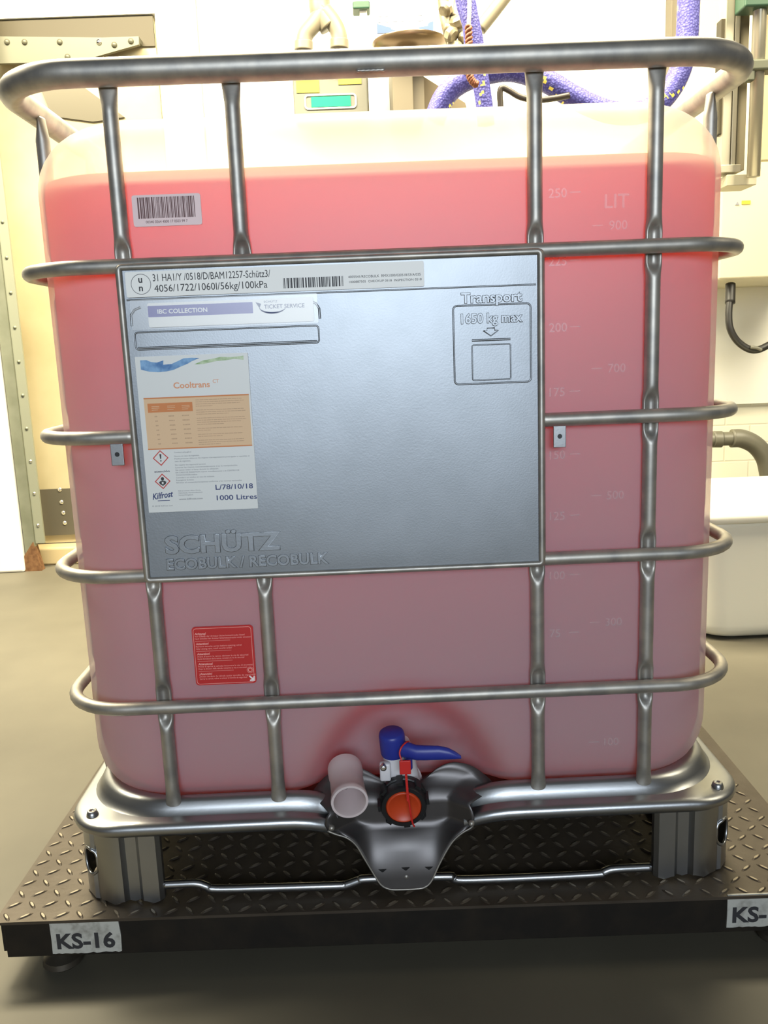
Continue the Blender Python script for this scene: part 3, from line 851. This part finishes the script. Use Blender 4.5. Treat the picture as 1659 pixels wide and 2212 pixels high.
# corner feet: bent ribbed sheet with an oval drain hole
def foot_sheet(sx, y_front, sy):
    path = []
    # from the inner front edge round the corner and back along the side (local, mirrored)
    x_in, x_out = .363, .492; rc = .068
    front = [(x_in+.002, .020), (x_in, .004), (x_in+.006, -.001)]
    ribs = [(x_in+.030, -.001), (x_in+.036, .006), (x_in+.052, .006), (x_in+.058, -.001)]
    path = front+ribs
    cx, cy = x_out-rc, rc-.001
    for k in range(25):
        a = -PI/2+PI/2*k/24
        rr_ = rc-(.004 if k in (9, 10) else 0)
        path.append((cx+rr_*math.cos(a), cy+rr_*math.sin(a)))
    path += [(x_out, .11), (x_out-.005, .114), (x_out-.005, .125), (x_out, .129), (x_out, .16), (x_out-.02, .163)]
    dense = []
    for a, b in zip(path, path[1:]):
        L = math.hypot(b[0]-a[0], b[1]-a[1]); n = max(1, int(L/.004))
        for k in range(n): dense.append((a[0]+(b[0]-a[0])*k/n, a[1]+(b[1]-a[1])*k/n))
    dense.append(path[-1])
    arc = [0]
    for a, b in zip(dense, dense[1:]): arc.append(arc[-1]+math.hypot(b[0]-a[0], b[1]-a[1]))
    hole_a = .143 ; hz = .163; ha, hb = .0165, .0200
    bm = bmesh.new(); nz = 30; R_ = []
    for j in range(nz+1):
        z = .1020+(.2125-.1020)*j/nz; row = []
        for i, (x, y) in enumerate(dense):
            zz = z
            if j < 3: zz += .0045*(1-j/3)*(abs(math.sin(arc[i]*95)))
            row.append(bm.verts.new((sx*x+.0015, y_front+sy*y, zz)))
        R_.append(row)
    for j in range(nz):
        for i in range(len(dense)-1):
            am = (arc[i]+arc[i+1])/2; zm = .1015+.111*(j+.5)/nz
            if ((am-hole_a)/ha)**2+((zm-hz)/hb)**2 < 1: continue
            bm.faces.new((R_[j][i], R_[j][i+1], R_[j+1][i+1], R_[j+1][i]))
    f = obj('pallet_foot', bm, M['sheet'], ibc, angle=35)
    # rolled rim round the hole
    pts = []
    for k in range(32):
        a = 2*PI*k/32; s = hole_a+ha*1.06*math.cos(a); z = hz+hb*1.06*math.sin(a)
        i = max(i for i in range(len(arc)) if arc[i] <= s); q = (s-arc[i])/max(1e-6, arc[i+1]-arc[i])
        x = dense[i][0]+(dense[i+1][0]-dense[i][0])*q; y = dense[i][1]+(dense[i+1][1]-dense[i][1])*q
        pts.append(Vector((sx*x+.0015, y_front+sy*y, z)))
    bm = bmesh.new(); tube(bm, pts, .0024, 8, True); obj('hole_rim', bm, M['sheet'], f, True)
for sx in (-1, 1):
    foot_sheet(sx, -.008, 1); foot_sheet(sx, 1.186, -1)
# middle feet on the sides and the back
for x0, x1, y0, y1 in ((-.49, -.41, .52, .66), (.41, .49, .52, .66), (-.07, .07, 1.1, 1.18), (-.07, .07, .5, .64)):
    bm = bmesh.new(); P = rrect(x0, x1, y0, y1, .02, nc=5)
    loft(bm, [[Vector((x, y, z)) for x, y in P] for z in (.1020, .215)], cap0=True, cap1=True); obj('pallet_foot', bm, M['sump'], ibc, angle=35)
# front skid rail with its joggles
sk = [(-.362, .1235), (-.345, .1235), (-.315, .1230), (-.300, .1175), (-.285, .1125), (-.19, .1100), (-.105, .1085), (-.092, .1095), (-.075, .1150), (-.058, .1175), (.055, .1155), (.066, .1130), (.082, .1085), (.19, .1070), (.282, .1075), (.292, .1105), (.305, .1145), (.340, .1150), (.362, .1150)]
bm = bmesh.new(); tube(bm, spline([Vector((x, .0, z+.0022)) for x, z in sk], 5), .0062, 12)
obj('skid_rail', bm, M['sheet'], ibc, True)
bm = bmesh.new()
for x in (-.43, .43): box(bm, x-.012, x+.012, .16, 1.03, .102, .112, bev=.003)
box(bm, -.36, .36, 1.165, 1.178, .102, .114, bev=.003)
obj('skid_runner', bm, M['sump'], ibc)

# ---- outlet sump plate
def sump():
    bm = bmesh.new()
    rows = [(.1130, -.020, .014), (.1155, -.032, .024), (.1200, -.0395, .030), (.128, -.0455, .0355), (.145, -.0545, .0435), (.165, -.0650, .0545), (.180, -.0725, .0640),
            (.190, -.0800, .0730), (.1975, -.0900, .0830), (.2030, -.1040, .0930), (.2085, -.115, .097), (.2180, -.119, .099), (.2280, -.117, .097), (.2360, -.112, .093)]
    n = 48; R_ = []
    def ycurve(z, e):
        y = -.0185+.006*min(1, max(0, (z-.113)/.06))
        y += e*.030*min(1, max(0, (z-.150)/.045))
        return y
    for z, xl, xr in rows:
        row = []
        for i in range(n+1):
            u = i/n; x = xl+(xr-xl)*u; c = (u-.5)*2
            e = max(0, 1-abs(c)**6) if z < .2 else max(0, min(1, (1-abs(x+.006)/.105)*3))
            y = ycurve(z, e)-.010*math.exp(-((x+.004)/.045)**2-((z-.178)/.012)**2)
            row.append(bm.verts.new((x, y, z)))
        R_.append(row)
    # saddle behind the valve: two humps rising to the bottle recess
    top = [(672, 1716), (698, 1682), (728, 1660), (759, 1652), (792, 1664), (824, 1681), (870, 1694), (912, 1683), (942, 1660), (972, 1647), (1000, 1648), (1027, 1658), (1052, 1678), (1072, 1700)]
    tp = spline([at(a_, b_, .042) for a_, b_ in top], 4); m = len(tp)-1
    last = R_[-1]
    for s_ in (.25, .5, .75, 1.0):
        row = []
        for i in range(n+1):
            f = i/n*m; k = min(int(f), m-1); q = tp[k].lerp(tp[k+1], f-k)
            p0 = last[i].co; v = p0.lerp(q, s_); v.y += .010*math.sin(PI*s_)*(1-abs(2*i/n-1)**4)
            row.append(bm.verts.new(v))
        R_.append(row)
    for a, b in zip(R_, R_[1:]):
        for i in range(n): bm.faces.new((a[i], a[i+1], b[i+1], b[i]))
    s = obj('sump_plate', bm, M['sump'], ibc, True)
    so = s.modifiers.new('thick', 'SOLIDIFY'); so.thickness = .0016; so.offset = -1
    bm = bmesh.new()
    edge = [(z, xr) for z, xl, xr in rows[:11]]; edgel = [(z, xl) for z, xl, xr in rows[:11]]
    P = [Vector((x, ycurve(z, 0)-.001, z)) for z, x in reversed(edgel)]+[Vector((x, ycurve(z, 0)-.001, z)) for z, x in edge]
    tube(bm, spline(P, 3), .0015, 8); obj('flange_edge', bm, M['tube'], s, True)
    for x, z in ((-.038, .1435), (-.004, .1445), (.030, .1440)):
        bm = bmesh.new(); prism(bm, [(x-.006, z+.002), (x+.006, z+.002), (x+.001, z-.0025), (x-.001, z-.0025)], XZ, -.0175, -.0105); obj('slot', bm, M['blackplastic'], s)
    for x, z in ((-.0035, .1315), (-.109, .2140), (.094, .2110)):
        bm = bmesh.new(); lathe(bm, [(0, .0035), (.003, .003), (.0045, 0), (.0045, -.003)], (x, -.0155, z), (0, -1, 0), 14); obj('rivet', bm, M['tube'], s, True)
sump()

# ---- outlet valve
V0 = Vector((-.0035, 0, .2440))
ax = Vector((.0, -1, -.10)).normalized()
def along(d): return V0+ax*d+Vector((0, .0, .0))
bm = bmesh.new()
lathe(bm, [(.030, 0), (.031, .006), (.027, .012), (.027, .05), (.024, .052), (0, .053)], V0+Vector((0, .062, .004)), ax, 36)
bb = spline([V0+Vector((.002, .035, .0)), V0+Vector((-.001, .034, .03)), V0+Vector((-.004, .032, .058)), V0+Vector((-.008, .030, .075))], 6)
tube(bm, bb, .026, 28, rr=[.027-.006*k/(len(bb)-1) for k in range(len(bb))])
box(bm, -.036, -.020, .004, .016, .272, .300, bev=.003)
valve = obj('valve_body', bm, M['valvewhite'], ibc, angle=40)
bm = bmesh.new(); lathe(bm, [(0, .005), (.0025, .005), (.0045, .004), (.0052, 0), (.0052, -.008)], (-.0305, .0035, .2955), (0, -1, .1), 18); obj('valve_screw', bm, M['chrome'], valve, True)
# black screw ring with gripping lugs
bm = bmesh.new()
c0 = V0+Vector((0, .012, .0))
lathe(bm, [(.026, -.004), (.0335, -.004), (.0345, .000), (.0345, .007), (.0325, .008), (.0325, .011), (.0335, .012), (.0335, .024), (.0318, .0275), (.0262, .0275), (.0255, .0225)], c0, ax, 48)
q = Vector((0, 0, 1)).rotation_difference(ax)
for k in range(8):
    a = 2*PI*k/8+.12
    lug = bmesh.ops.create_cube(bm, size=1)['verts']
    bmesh.ops.scale(bm, verts=lug, vec=(.006, .009, .020)); bmesh.ops.translate(bm, verts=lug, vec=(.0345, 0, .013))
    bmesh.ops.rotate(bm, verts=lug, cent=(0, 0, 0), matrix=Matrix.Rotation(a, 3, 'Z'))
    for v in lug: v.co = c0+q @ v.co
cap = obj('screw_ring', bm, M['blackplastic'], ibc, angle=35)
bm = bmesh.new(); lathe(bm, [(.0262, .018), (.0258, .0235), (.0245, .0255), (.0225, .0262), (.0215, .0245), (0, .0240)], c0+Vector((0, 0, -.002)), ax, 40); obj('end_cap', bm, M['orangecap'], cap, True)
# blue lever handle
bm = bmesh.new()
hc = Vector((-.0150, .018, .3105))
lathe(bm, [(0, -.001), (.0175, -.001), (.0185, .002), (.0190, .030), (.0180, .0345), (.0155, .0365), (0, .0375)], hc, (-.05, -.16, 1), 32)
def sect(x, y, z, h, d):
    return [Vector((x, y+d*math.cos(2*PI*k/16), z+h*math.sin(2*PI*k/16))) for k in range(16)]
rings = [sect(-.010, .010, .3215, .0120, .010), sect(.004, .004, .3210, .0125, .010), (sect(.018, -.001, .3185, .0115, .009)), sect(.030, -.003, .3185, .0112, .008), sect(.050, -.006, .3190, .0108, .0065), sect(.064, -.008, .3180, .0088, .006), sect(.074, -.009, .3155, .0055, .005), sect(.0815, -.010, .3130, .0022, .003)]
loft(bm, rings, cap0=True, cap1=True)
box(bm, .001, .012, .0, .012, .290, .318, bev=.003)
obj('lever_handle', bm, M['bluehandle'], ibc, angle=45)
# red security seal
bm = bmesh.new(); box(bm, -.0075, .0088, -.0195, -.0160, .2945, .3155, bev=.0012)
seal = obj('security_seal', bm, M['redtag'], ibc)
bm = bmesh.new(); tube(bm, spline([(.0015, -.0175, .2955), (.0018, -.0220, .280), (.0035, -.0260, .262), (.0055, -.0260, .240), (.0080, -.0240, .222), (.0105, -.0200, .2135)], 6), .0013, 8)
for k in range(12):
    z = .292-k*.003; bmesh.ops.create_cube(bm, size=.0034, matrix=Matrix.Translation((.0016+.0001*k, -.0185-.0006*k, z)))
obj('seal_strap', bm, M['redtag'], seal)
bm = bmesh.new(); tube(bm, spline([(-.004, -.0165, .3150), (-.0065, -.0125, .3240), (-.003, -.0085, .3320), (.004, .000, .3345), (.008, .010, .331)], 6), .0012, 8); obj('seal_loop', bm, M['redtag'], seal)

# adapter spout lying beside the valve
ta = thing('pipe_adapter', 'short open pale plastic pipe adapter lying left of the outlet valve', 'pipe fitting', (-.083, .03, .235))
A0, A1 = Vector((-.0800, -.034, .2640)), Vector((-.0885, .046, .2740))
axA = (A1-A0).normalized(); LA = (A1-A0).length
bm = bmesh.new()
lathe(bm, [(0, LA-.014), (.0210, LA-.014), (.0212, .006), (.0232, .000), (.0264, .000), (.0268, .003), (.0262, .010), (.0250, .012), (.0245, LA-.022), (.0258, LA-.018), (.0262, LA), (.0215, LA), (.0215, LA-.012), (0, LA-.012)], A0, axA, 40)
obj('spout_body', bm, M['pvc'], ta, angle=40)

# ================================================================== BACKGROUND THINGS
def pxr(npx, Y): return npx*(Y-CAM.y)/FPX
def px_tube(bm, pts, Y, rpx, n=8, seg=14, **k):
    P = spline([at(p[0], p[1], Y if len(p) < 3 else p[2]) for p in pts], n)
    return tube(bm, P, pxr(rpx, Y), seg, **k)
def hose(pts, Y, rpx, label, name='braided_hose', n=20, turns=.42, phase=0):
    P = spline([at(p[0], p[1], Y if len(p) < 3 else p[2]) for p in pts], n); seg = 22; L = len(P)
    def mi(i, k):
        pos = (i*turns*seg/40+phase) % seg
        return 1 if (((k-pos) % seg) < 1.3 and i % 6 < 3) else 0
    bm = bmesh.new(); tube(bm, P, pxr(rpx, Y), seg, mifn=mi)
    return tag(obj(name, bm, [M['hose'], M['yellow']], None, True, base=P[0]), label, 'hose')
YH = 1.75
hose([(1490, -60), (1487, 20), (1483, 90), (1470, 150), (1447, 195), (1415, 228), (1370, 245), (1310, 240), (1240, 210), (1180, 175), (1110, 152), (1050, 158), (995, 178), (960, 210), (938, 260)], YH, 22,
     'long blue braided hose with yellow tracer hanging in a loop behind the top rail')
hose([(1000, -60, 1.62), (1012, 20, 1.62), (1026, 90, 1.62), (1036, 160, 1.62), (1046, 225, 1.62), (1050, 270, 1.62)], 1.62, 17, 'straight blue braided hose hanging beside the brown rope', phase=5)
hose([(985, -60, 1.68), (995, 10, 1.68), (1008, 55, 1.68), (1012, 110, 1.68), (1008, 160, 1.68)], 1.68, 9, 'thin blue braided hose left of the brown rope', phase=9, n=12)
# brown twisted rope
bm = bmesh.new()
P = spline([at(*p, 1.56) for p in ((1012, 55), (1013, 90), (1013, 120), (1012, 150), (1018, 172), (1030, 184))], 12); T, N = frames(P)
for ph in (0, PI):
    Q = [p+N[i]*.006*math.cos(i*.9+ph)+T[i].cross(N[i])*.006*math.sin(i*.9+ph) for i, p in enumerate(P)]; tube(bm, Q, .006, 8)
rp = thing('twisted_rope', 'short brown and orange twisted rope on a pale cord between the hanging blue hoses', 'rope', P[0])
obj('rope_strands', bm, M['rope'], rp, True)
bm = bmesh.new(); px_tube(bm, [(1014, -40), (1014, 20), (1012, 58)], 1.56, 4); obj('cord', bm, M['cord'], rp, True)
# dark thin conduit
p = at(1456, 0, 2.62)
bm = bmesh.new(); box(bm, at(1449, 60, 2.6).x, at(1464, 60, 2.6).x, 2.60, 2.67, at(1456, 215, 2.6).z, 2.9, bev=.004)
tag(obj('wall_conduit', bm, M['bracket'], base=(p.x, 2.62, at(1456, 215, 2.6).z)), 'narrow dark brown vertical conduit on the wall behind the blue hose', 'conduit')
# black hose end with a lever shape
bm = bmesh.new(); px_tube(bm, [(1082, 240), (1080, 200), (1086, 190), (1100, 196), (1125, 210), (1160, 216), (1200, 212), (1230, 206)], 1.70, 6, n=8, rr=None)
o = obj('black_hose', bm, M['brownrubber'], base=at(1082, 240, 1.70), smooth=True); tag(o, 'short dark rubber hose curling above the tank, under the blue hose', 'hose')
bm = bmesh.new(); prism(bm, [(at(a, b, 2.2).x, at(a, b, 2.2).z) for a, b in ((1388, 200), (1412, 182), (1420, 190), (1405, 200))], XZ, 2.2, 2.23)
# Y-shaped beige waste pipe
YY = 2.45
t = thing('branched_waste_pipe', 'beige pipe splitting into two downward elbows, at the top left of centre', 'pipe', at(695, 60, YY))
bm = bmesh.new(); px_tube(bm, [(690, -60), (690, 10), (697, 35), (712, 58)], YY, 21, seg=20); obj('inlet_pipe', bm, M['beigepipe'], t, True)
for pts in (((700, 20), (678, 52), (660, 75), (656, 100), (656, 112)), ((700, 22), (718, 45), (731, 72), (733, 95), (733, 108))):
    bm = bmesh.new(); px_tube(bm, [(a, b, YY-.01) for a, b in pts], YY, 16, seg=20); e = obj('elbow', bm, M['beigepipe'], t, True)
    x, y = pts[-1]; bm = bmesh.new(); px_tube(bm, [(x, y-22, YY-.01), (x, y-2, YY-.01)], YY, 18.5, seg=20); obj('collar', bm, M['beigepipe'], e, True)
    bm = bmesh.new(); px_tube(bm, [(x, y-5, YY-.01), (x, y+38, YY-.01)], YY, 12, seg=16); obj('down_pipe', bm, M['beigepipe'], e, True)
# white post with green cap
t = thing('capped_post', 'slim white post with a dark green cap, left of the blue poster', 'post', at(786, 110, 2.5))
bm = bmesh.new(); box(bm, at(778, 60, 2.5).x, at(794, 60, 2.5).x, 2.48, 2.52, at(786, 150, 2.5).z, at(786, 24, 2.5).z, bev=.004); obj('shaft', bm, M['white'], t)
bm = bmesh.new(); box(bm, at(762, 20, 2.5).x, at(799, 20, 2.5).x, 2.46, 2.54, at(780, 27, 2.5).z, at(780, 10, 2.5).z, bev=.006); obj('cap', bm, M['green'], t)
# wall poster
YPo = 2.64; a, b = at(812, 84, YPo), at(946, -70, YPo)
t = thing('wall_poster', 'white sign with blue lower band on the wall above the steel bowl', 'sign', (a.x, YPo, a.z))
obj('board', BX(a.x, b.x, YPo, YPo+.012, a.z, b.z), M['white'], t)
bm = bmesh.new()
def pz(a_, b_): q = at(a_, b_, YPo); return (q.x, q.z)
prism(bm, [pz(814, 52), pz(822, 54), pz(844, 60), pz(846, 64), pz(858, 66), pz(858, 71), pz(815, 73)], XZ, YPo-.003, YPo+.002)
prism(bm, [pz(936, 46), pz(936, 70), pz(892, 71), pz(893, 66), pz(904, 64), pz(905, 59), pz(924, 56), pz(925, 50)], XZ, YPo-.003, YPo+.002)
prism(bm, [pz(864, 69), pz(884, 69), pz(883, 72), pz(865, 72)], XZ, YPo-.003, YPo+.002)
obj('blue_band', bm, M['posterblue'], t)
bm = bmesh.new()
for (s, zy, h, wd) in (('SOLUTION', 49, .026, .225),):
    x_, z_ = pz(816, zy); text_bm(bm, s, x_, z_, YPo-.001, h, width=wd, depth=.002)
for yy_ in (32, 51): 
    x0_, z0_ = pz(813, yy_); x1_, _ = pz(926, yy_); box(bm, x0_, x1_, YPo-.001, YPo+.001, z0_-.0015, z0_+.0015)
obj('pale_lettering', bm, M['posterpale'], t)
# steel bowl on its bracket
YB_ = 2.35
t = thing('eyewash_bowl', 'brown reflective steel bowl on a wall bracket, behind the middle of the top rail', 'bowl', at(890, 160, YB_))
c = at(886, 116, YB_); R0 = pxr(75, YB_)
bm = bmesh.new(); lathe(bm, [(R0, .038), (R0*1.01, .034), (R0*.96, .022), (R0*.75, .006), (R0*.4, -.006), (R0*.25, -.012), (R0*.24, -.05), (0, -.05)], (c.x, c.y, c.z), seg=48); obj('basin', bm, M['bowl'], t, True)
a, b = at(849, 250, YB_), at(889, 112, YB_)
obj('bracket_box', BX(a.x, b.x, YB_-.03, YB_+.32, a.z, b.z, bev=.003), M['bracket'], t)
a2, b2 = at(889, 250, YB_), at(922, 160, YB_)
obj('bracket_side', BX(a2.x+.001, b2.x-.012, YB_-.0, YB_+.32, a2.z, b2.z), M['bracket'], t)
bm = bmesh.new(); prism(bm, [(at(a_, b_, 2.5).x, at(a_, b_, 2.5).z) for a_, b_ in ((915, 165), (1005, 222), (1010, 240), (900, 245))], XZ, 2.5, 2.52); obj('gusset', bm, mat('tan_gusset', (.18, .14, .08), .5), t)
# meter with green display
YM = 2.5
t = thing('panel_meter', 'grey panel meter with bright green display and yellow stickers, above the tank', 'meter', at(715, 237, YM))
a, b = at(638, 262, YM), at(794, 157, YM)
obj('casing', BX(a.x, b.x, YM-.04, YM+.12, a.z, b.z, bev=.008), M['meter'], t)
a, b = at(660, 236, YM-.04), at(768, 203, YM-.04); bm = bmesh.new()
tube(bm, [Vector((x, YM-.042, z)) for x, z in rpoly(a.x, b.x, a.z, b.z, .012)], .0035, 8, True); obj('bezel', bm, M['white'], t)
a, b = at(673, 232, YM-.04), at(757, 207, YM-.04)
obj('display', BX(a.x, b.x, YM-.043, YM-.037, a.z, b.z), M['lcd'], t)
for x0_, x1_, y0_, y1_, y in ((641, 688, 201, 160, 0), (731, 780, 183, 160, 0)):
    a, b = at(x0_, y0_, YM-.042), at(x1_, y1_, YM-.042); obj('yellow_sticker', BX(a.x, b.x, YM-.043, YM-.039, a.z, b.z), M['stickeryellow'], t)
# diagonal pipe and the valve fittings
bm = bmesh.new(); px_tube(bm, [(1150, -90), (1095, -14), (1060, 32), (1036, 62)], 2.15, 14, seg=20); t = obj('diagonal_pipe', bm, M['beigepipe'], base=at(1060, 32, 2.15), smooth=True)
tag(t, 'beige pipe slanting down from top right towards the tarnished brown pipe fittings', 'pipe')
bm = bmesh.new(); px_tube(bm, [(1036, 62), (1022, 80)], 2.3, 17, seg=20)
t = thing('valve_manifold', 'cluster of tarnished brown pipe fittings right of the blue and white sign', 'valve', at(980, 80, 2.15))
fm = mat('tarnished_brass', (.15, .12, .07), .45, .4, noise=(25, (.34, .30, .21), .35, .65))
for pts, r in ((((955, -40), (958, 10), (964, 50), (975, 90), (982, 130)), 11), (((1000, -40), (995, 10), (985, 40)), 15), (((960, 60), (990, 66), (1012, 76)), 12), (((965, 95), (990, 100), (1010, 96)), 11)):
    bm = bmesh.new(); px_tube(bm, [(a_, b_, 2.15) for a_, b_ in pts], 2.15, r, seg=14); obj('fitting', bm, fm, t, True)
for px, py, r in ((962, 20, 15), (990, 44, 18), (975, 75, 16), (1003, 84, 14), (985, 105, 15)):
    bm = bmesh.new(); q = at(px, py, 2.13); r_ = pxr(r, 2.13)
    lathe(bm, [(0, -r_*.6), (r_*.7, -r_*.6), (r_, -r_*.3), (r_, r_*.3), (r_*.7, r_*.6), (0, r_*.6)], q, (random.uniform(-1, 1), -.4, random.uniform(-.6, .6)), 8); obj('union_nut', bm, fm, t, angle=35)

# yellowish column + aluminium slide on the right
YC = 2.3
a, b = at(1506, 300, YC), at(1550, 300, YC)
tag(obj('cream_column', BX(a.x, b.x, YC, YC+.12, 0, 2.9, bev=.004), M['creamcol'], base=(a.x, YC, 0)), 'pale yellow square column right of the blue hose, behind the cage corner', 'column')
# control cabinet
YK = 2.05
a = at(1480, 606, YK); b = at(1900, 20, YK)
t = thing('control_cabinet', 'large cream wall cabinet with small yellow sticker at the right edge', 'cabinet', (a.x, YK, a.z))
obj('cabinet_body', BX(at(1556, 500, YK).x, b.x, YK, YK+.62, a.z, b.z, bev=.006), mat('cream_cabinet', (.52, .48, .34), .5), t)
q0, q1 = at(1602, 442, YK), at(1621, 433, YK); obj('yellow_sticker', BX(q0.x, q1.x, YK-.002, YK+.001, q0.z, q1.z), M['stickeryellow'], t)
q0, q1 = at(1588, 443, YK), at(1597, 435, YK); bm = bmesh.new(); prism(bm, [(q0.x, q0.z), (q1.x, q0.z), ((q0.x+q1.x)/2, q1.z)], XZ, YK-.002, YK+.001); obj('warning_triangle', bm, M['greyink'], t)
# aluminium linear slide with round rods
YR = 1.75
t = thing('linear_slide', 'tall aluminium slide rail with dull channel, hanging behind the right cage corner', 'rail', at(1585, 380, YR))
def vbox(bm, px0, px1, pyb, pyt, y0, y1, refpy=250, bev=.002):
    box(bm, at(px0, refpy, y0).x, at(px1, refpy, y0).x, y0, y1, at((px0+px1)/2, pyb, y0).z, at((px0+px1)/2, pyt, y0).z, bev=bev)
bm = bmesh.new(); vbox(bm, 1552, 1562, 290, 40, YR+.01, YR+.05); obj('dark_edge', bm, M['shade_edge'], t)
bm = bmesh.new(); vbox(bm, 1562, 1580, 360, -80, YR, YR+.06); vbox(bm, 1582, 1592, 368, -80, YR+.002, YR+.06); vbox(bm, 1562, 1605, 372, 355, YR-.01, YR+.07); obj('profile', bm, M['alu'], t)
bm = bmesh.new(); vbox(bm, 1593, 1612, 368, -80, YR+.02, YR+.06); obj('channel', bm, M['dimalu'], t)
bm = bmesh.new(); vbox(bm, 1575, 1640, 400, 376, YR-.015, YR+.1); obj('end_bracket', bm, mat('dull_bracket', (.38, .35, .25), .5, .3), t)
t = thing('guide_rod', 'bright round vertical rod with dark clamps at the far right, beside the slide rail', 'rod', at(1630, 385, YR-.05))
bm = bmesh.new(); q = at(1634, 250, YR-.05)
tube(bm, [Vector((q.x-.002, q.y, at(1624, 382, YR-.05).z)), Vector((q.x-.002, q.y, 2.6))], pxr(13, YR), 20); obj('rod', bm, M['alu'], t, True)
bm = bmesh.new(); box(bm, q.x-.034, q.x+.06, q.y-.035, q.y+.03, at(1640, 158, YR-.05).z, at(1640, 134, YR-.05).z, bev=.006)
box(bm, q.x-.045, q.x-.022, q.y-.030, q.y+.0, at(1616, 180, YR-.05).z, at(1620, 142, YR-.05).z, bev=.004); obj('clamp', bm, mat('dark_green_clamp', (.07, .075, .045), .5), t)
bm = bmesh.new(); box(bm, q.x-.065, q.x+.08, q.y-.04, q.y+.04, at(1630, 24, YR-.05).z, at(1630, -40, YR-.05).z, bev=.006); obj('green_block', bm, M['green'], t)
bm = bmesh.new(); vbox(bm, 1648, 1700, 345, -80, YR+.02, YR+.05); obj('backing_bar', bm, mat('tan_bar', (.50, .42, .24), .5), t)

# black cable loop under the cabinet
bm = bmesh.new(); px_tube(bm, [(1578, 614, 2.10), (1577, 640, 2.08), (1574, 680, 2.06), (1578, 712, 2.05), (1596, 740, 2.05), (1625, 756, 2.05), (1655, 748, 2.05), (1700, 715, 2.08), (1720, 625, 2.10)], 2.05, 7.5, n=8)
t = thing('black_cable', 'thick black cable hanging in a loop below the cream cabinet', 'cable', at(1577, 640, 2.08)); obj('cable_run', bm, M['blackrubber'], t, True)
bm = bmesh.new(); px_tube(bm, [(1578, 614, 2.10), (1577, 655, 2.075)], 2.08, 10.5); obj('cable_gland', bm, M['blackrubber'], t, True)
bm = bmesh.new(); px_tube(bm, [(1622, 750, 2.03), (1636, 752, 2.03), (1645, 756, 2.03)], 2.03, 3.5); obj('cable_tie', bm, M['meter'], t, True)
# grey waste pipe elbow
YG = 2.1
t = thing('grey_waste_pipe', 'grey plastic pipe bending down behind the white bin at right', 'pipe', at(1650, 1060, YG))
bm = bmesh.new(); px_tube(bm, [(1480, 951), (1540, 949), (1592, 947)], YG, 15, seg=20); obj('straight_pipe', bm, M['greypipe'], t, True)
bm = bmesh.new(); px_tube(bm, [(1580, 947), (1604, 948), (1632, 962), (1653, 990), (1662, 1030), (1664, 1045)], YG, 20, seg=20); e = obj('elbow', bm, M['greypipe'], t, True)
bm = bmesh.new(); px_tube(bm, [(1664, 1030), (1670, 1100), (1676, 1200)], YG, 16, seg=20); obj('down_pipe', bm, M['greypipe'], t, True)
bm = bmesh.new(); px_tube(bm, [(1540, 949), (1558, 949)], YG, 18, seg=20); obj('socket', bm, M['greypipe'], e, True)

# white lidded bin
t = thing('white_bin', 'large white plastic bin with rounded lid standing on the floor at right', 'bin', (1.30, 1.5, 0))
bx0, bx1, by0, by1 = .86, 1.75, 1.20, 1.80
zl = at(1600, 1130, by0).z
prof = []
for k in range(6):
    a = PI/2*k/5; prof.append((.10-.045*math.sin(a)*1.0, .045*(1-math.cos(a))+.003))
prof += [(.05, .10), (.03, zl-.02), (.028, zl)]
bm = bmesh.new(); loft(bm, [[Vector((x, y, z)) for x, y in rrect(bx0+i, bx1-i, by0+i, by1-i, .09, nc=8)] for i, z in prof], cap0=True, cap1=True)
obj('bin_body', bm, M['binwhite'], t, True)
bm = bmesh.new(); loft(bm, [[Vector((x, y, z)) for x, y in rrect(bx0+i, bx1-i, by0+i, by1-i, .10, nc=8)] for i, z in ((.012, zl-.004), (.0, zl), (-.003, zl+.012), (.0, zl+.026), (.012, zl+.034), (.06, zl+.040), (.12, zl+.044), (.16, zl+.045))], cap0=True, cap1=True)
obj('bin_lid', bm, M['binwhite'], t, True)
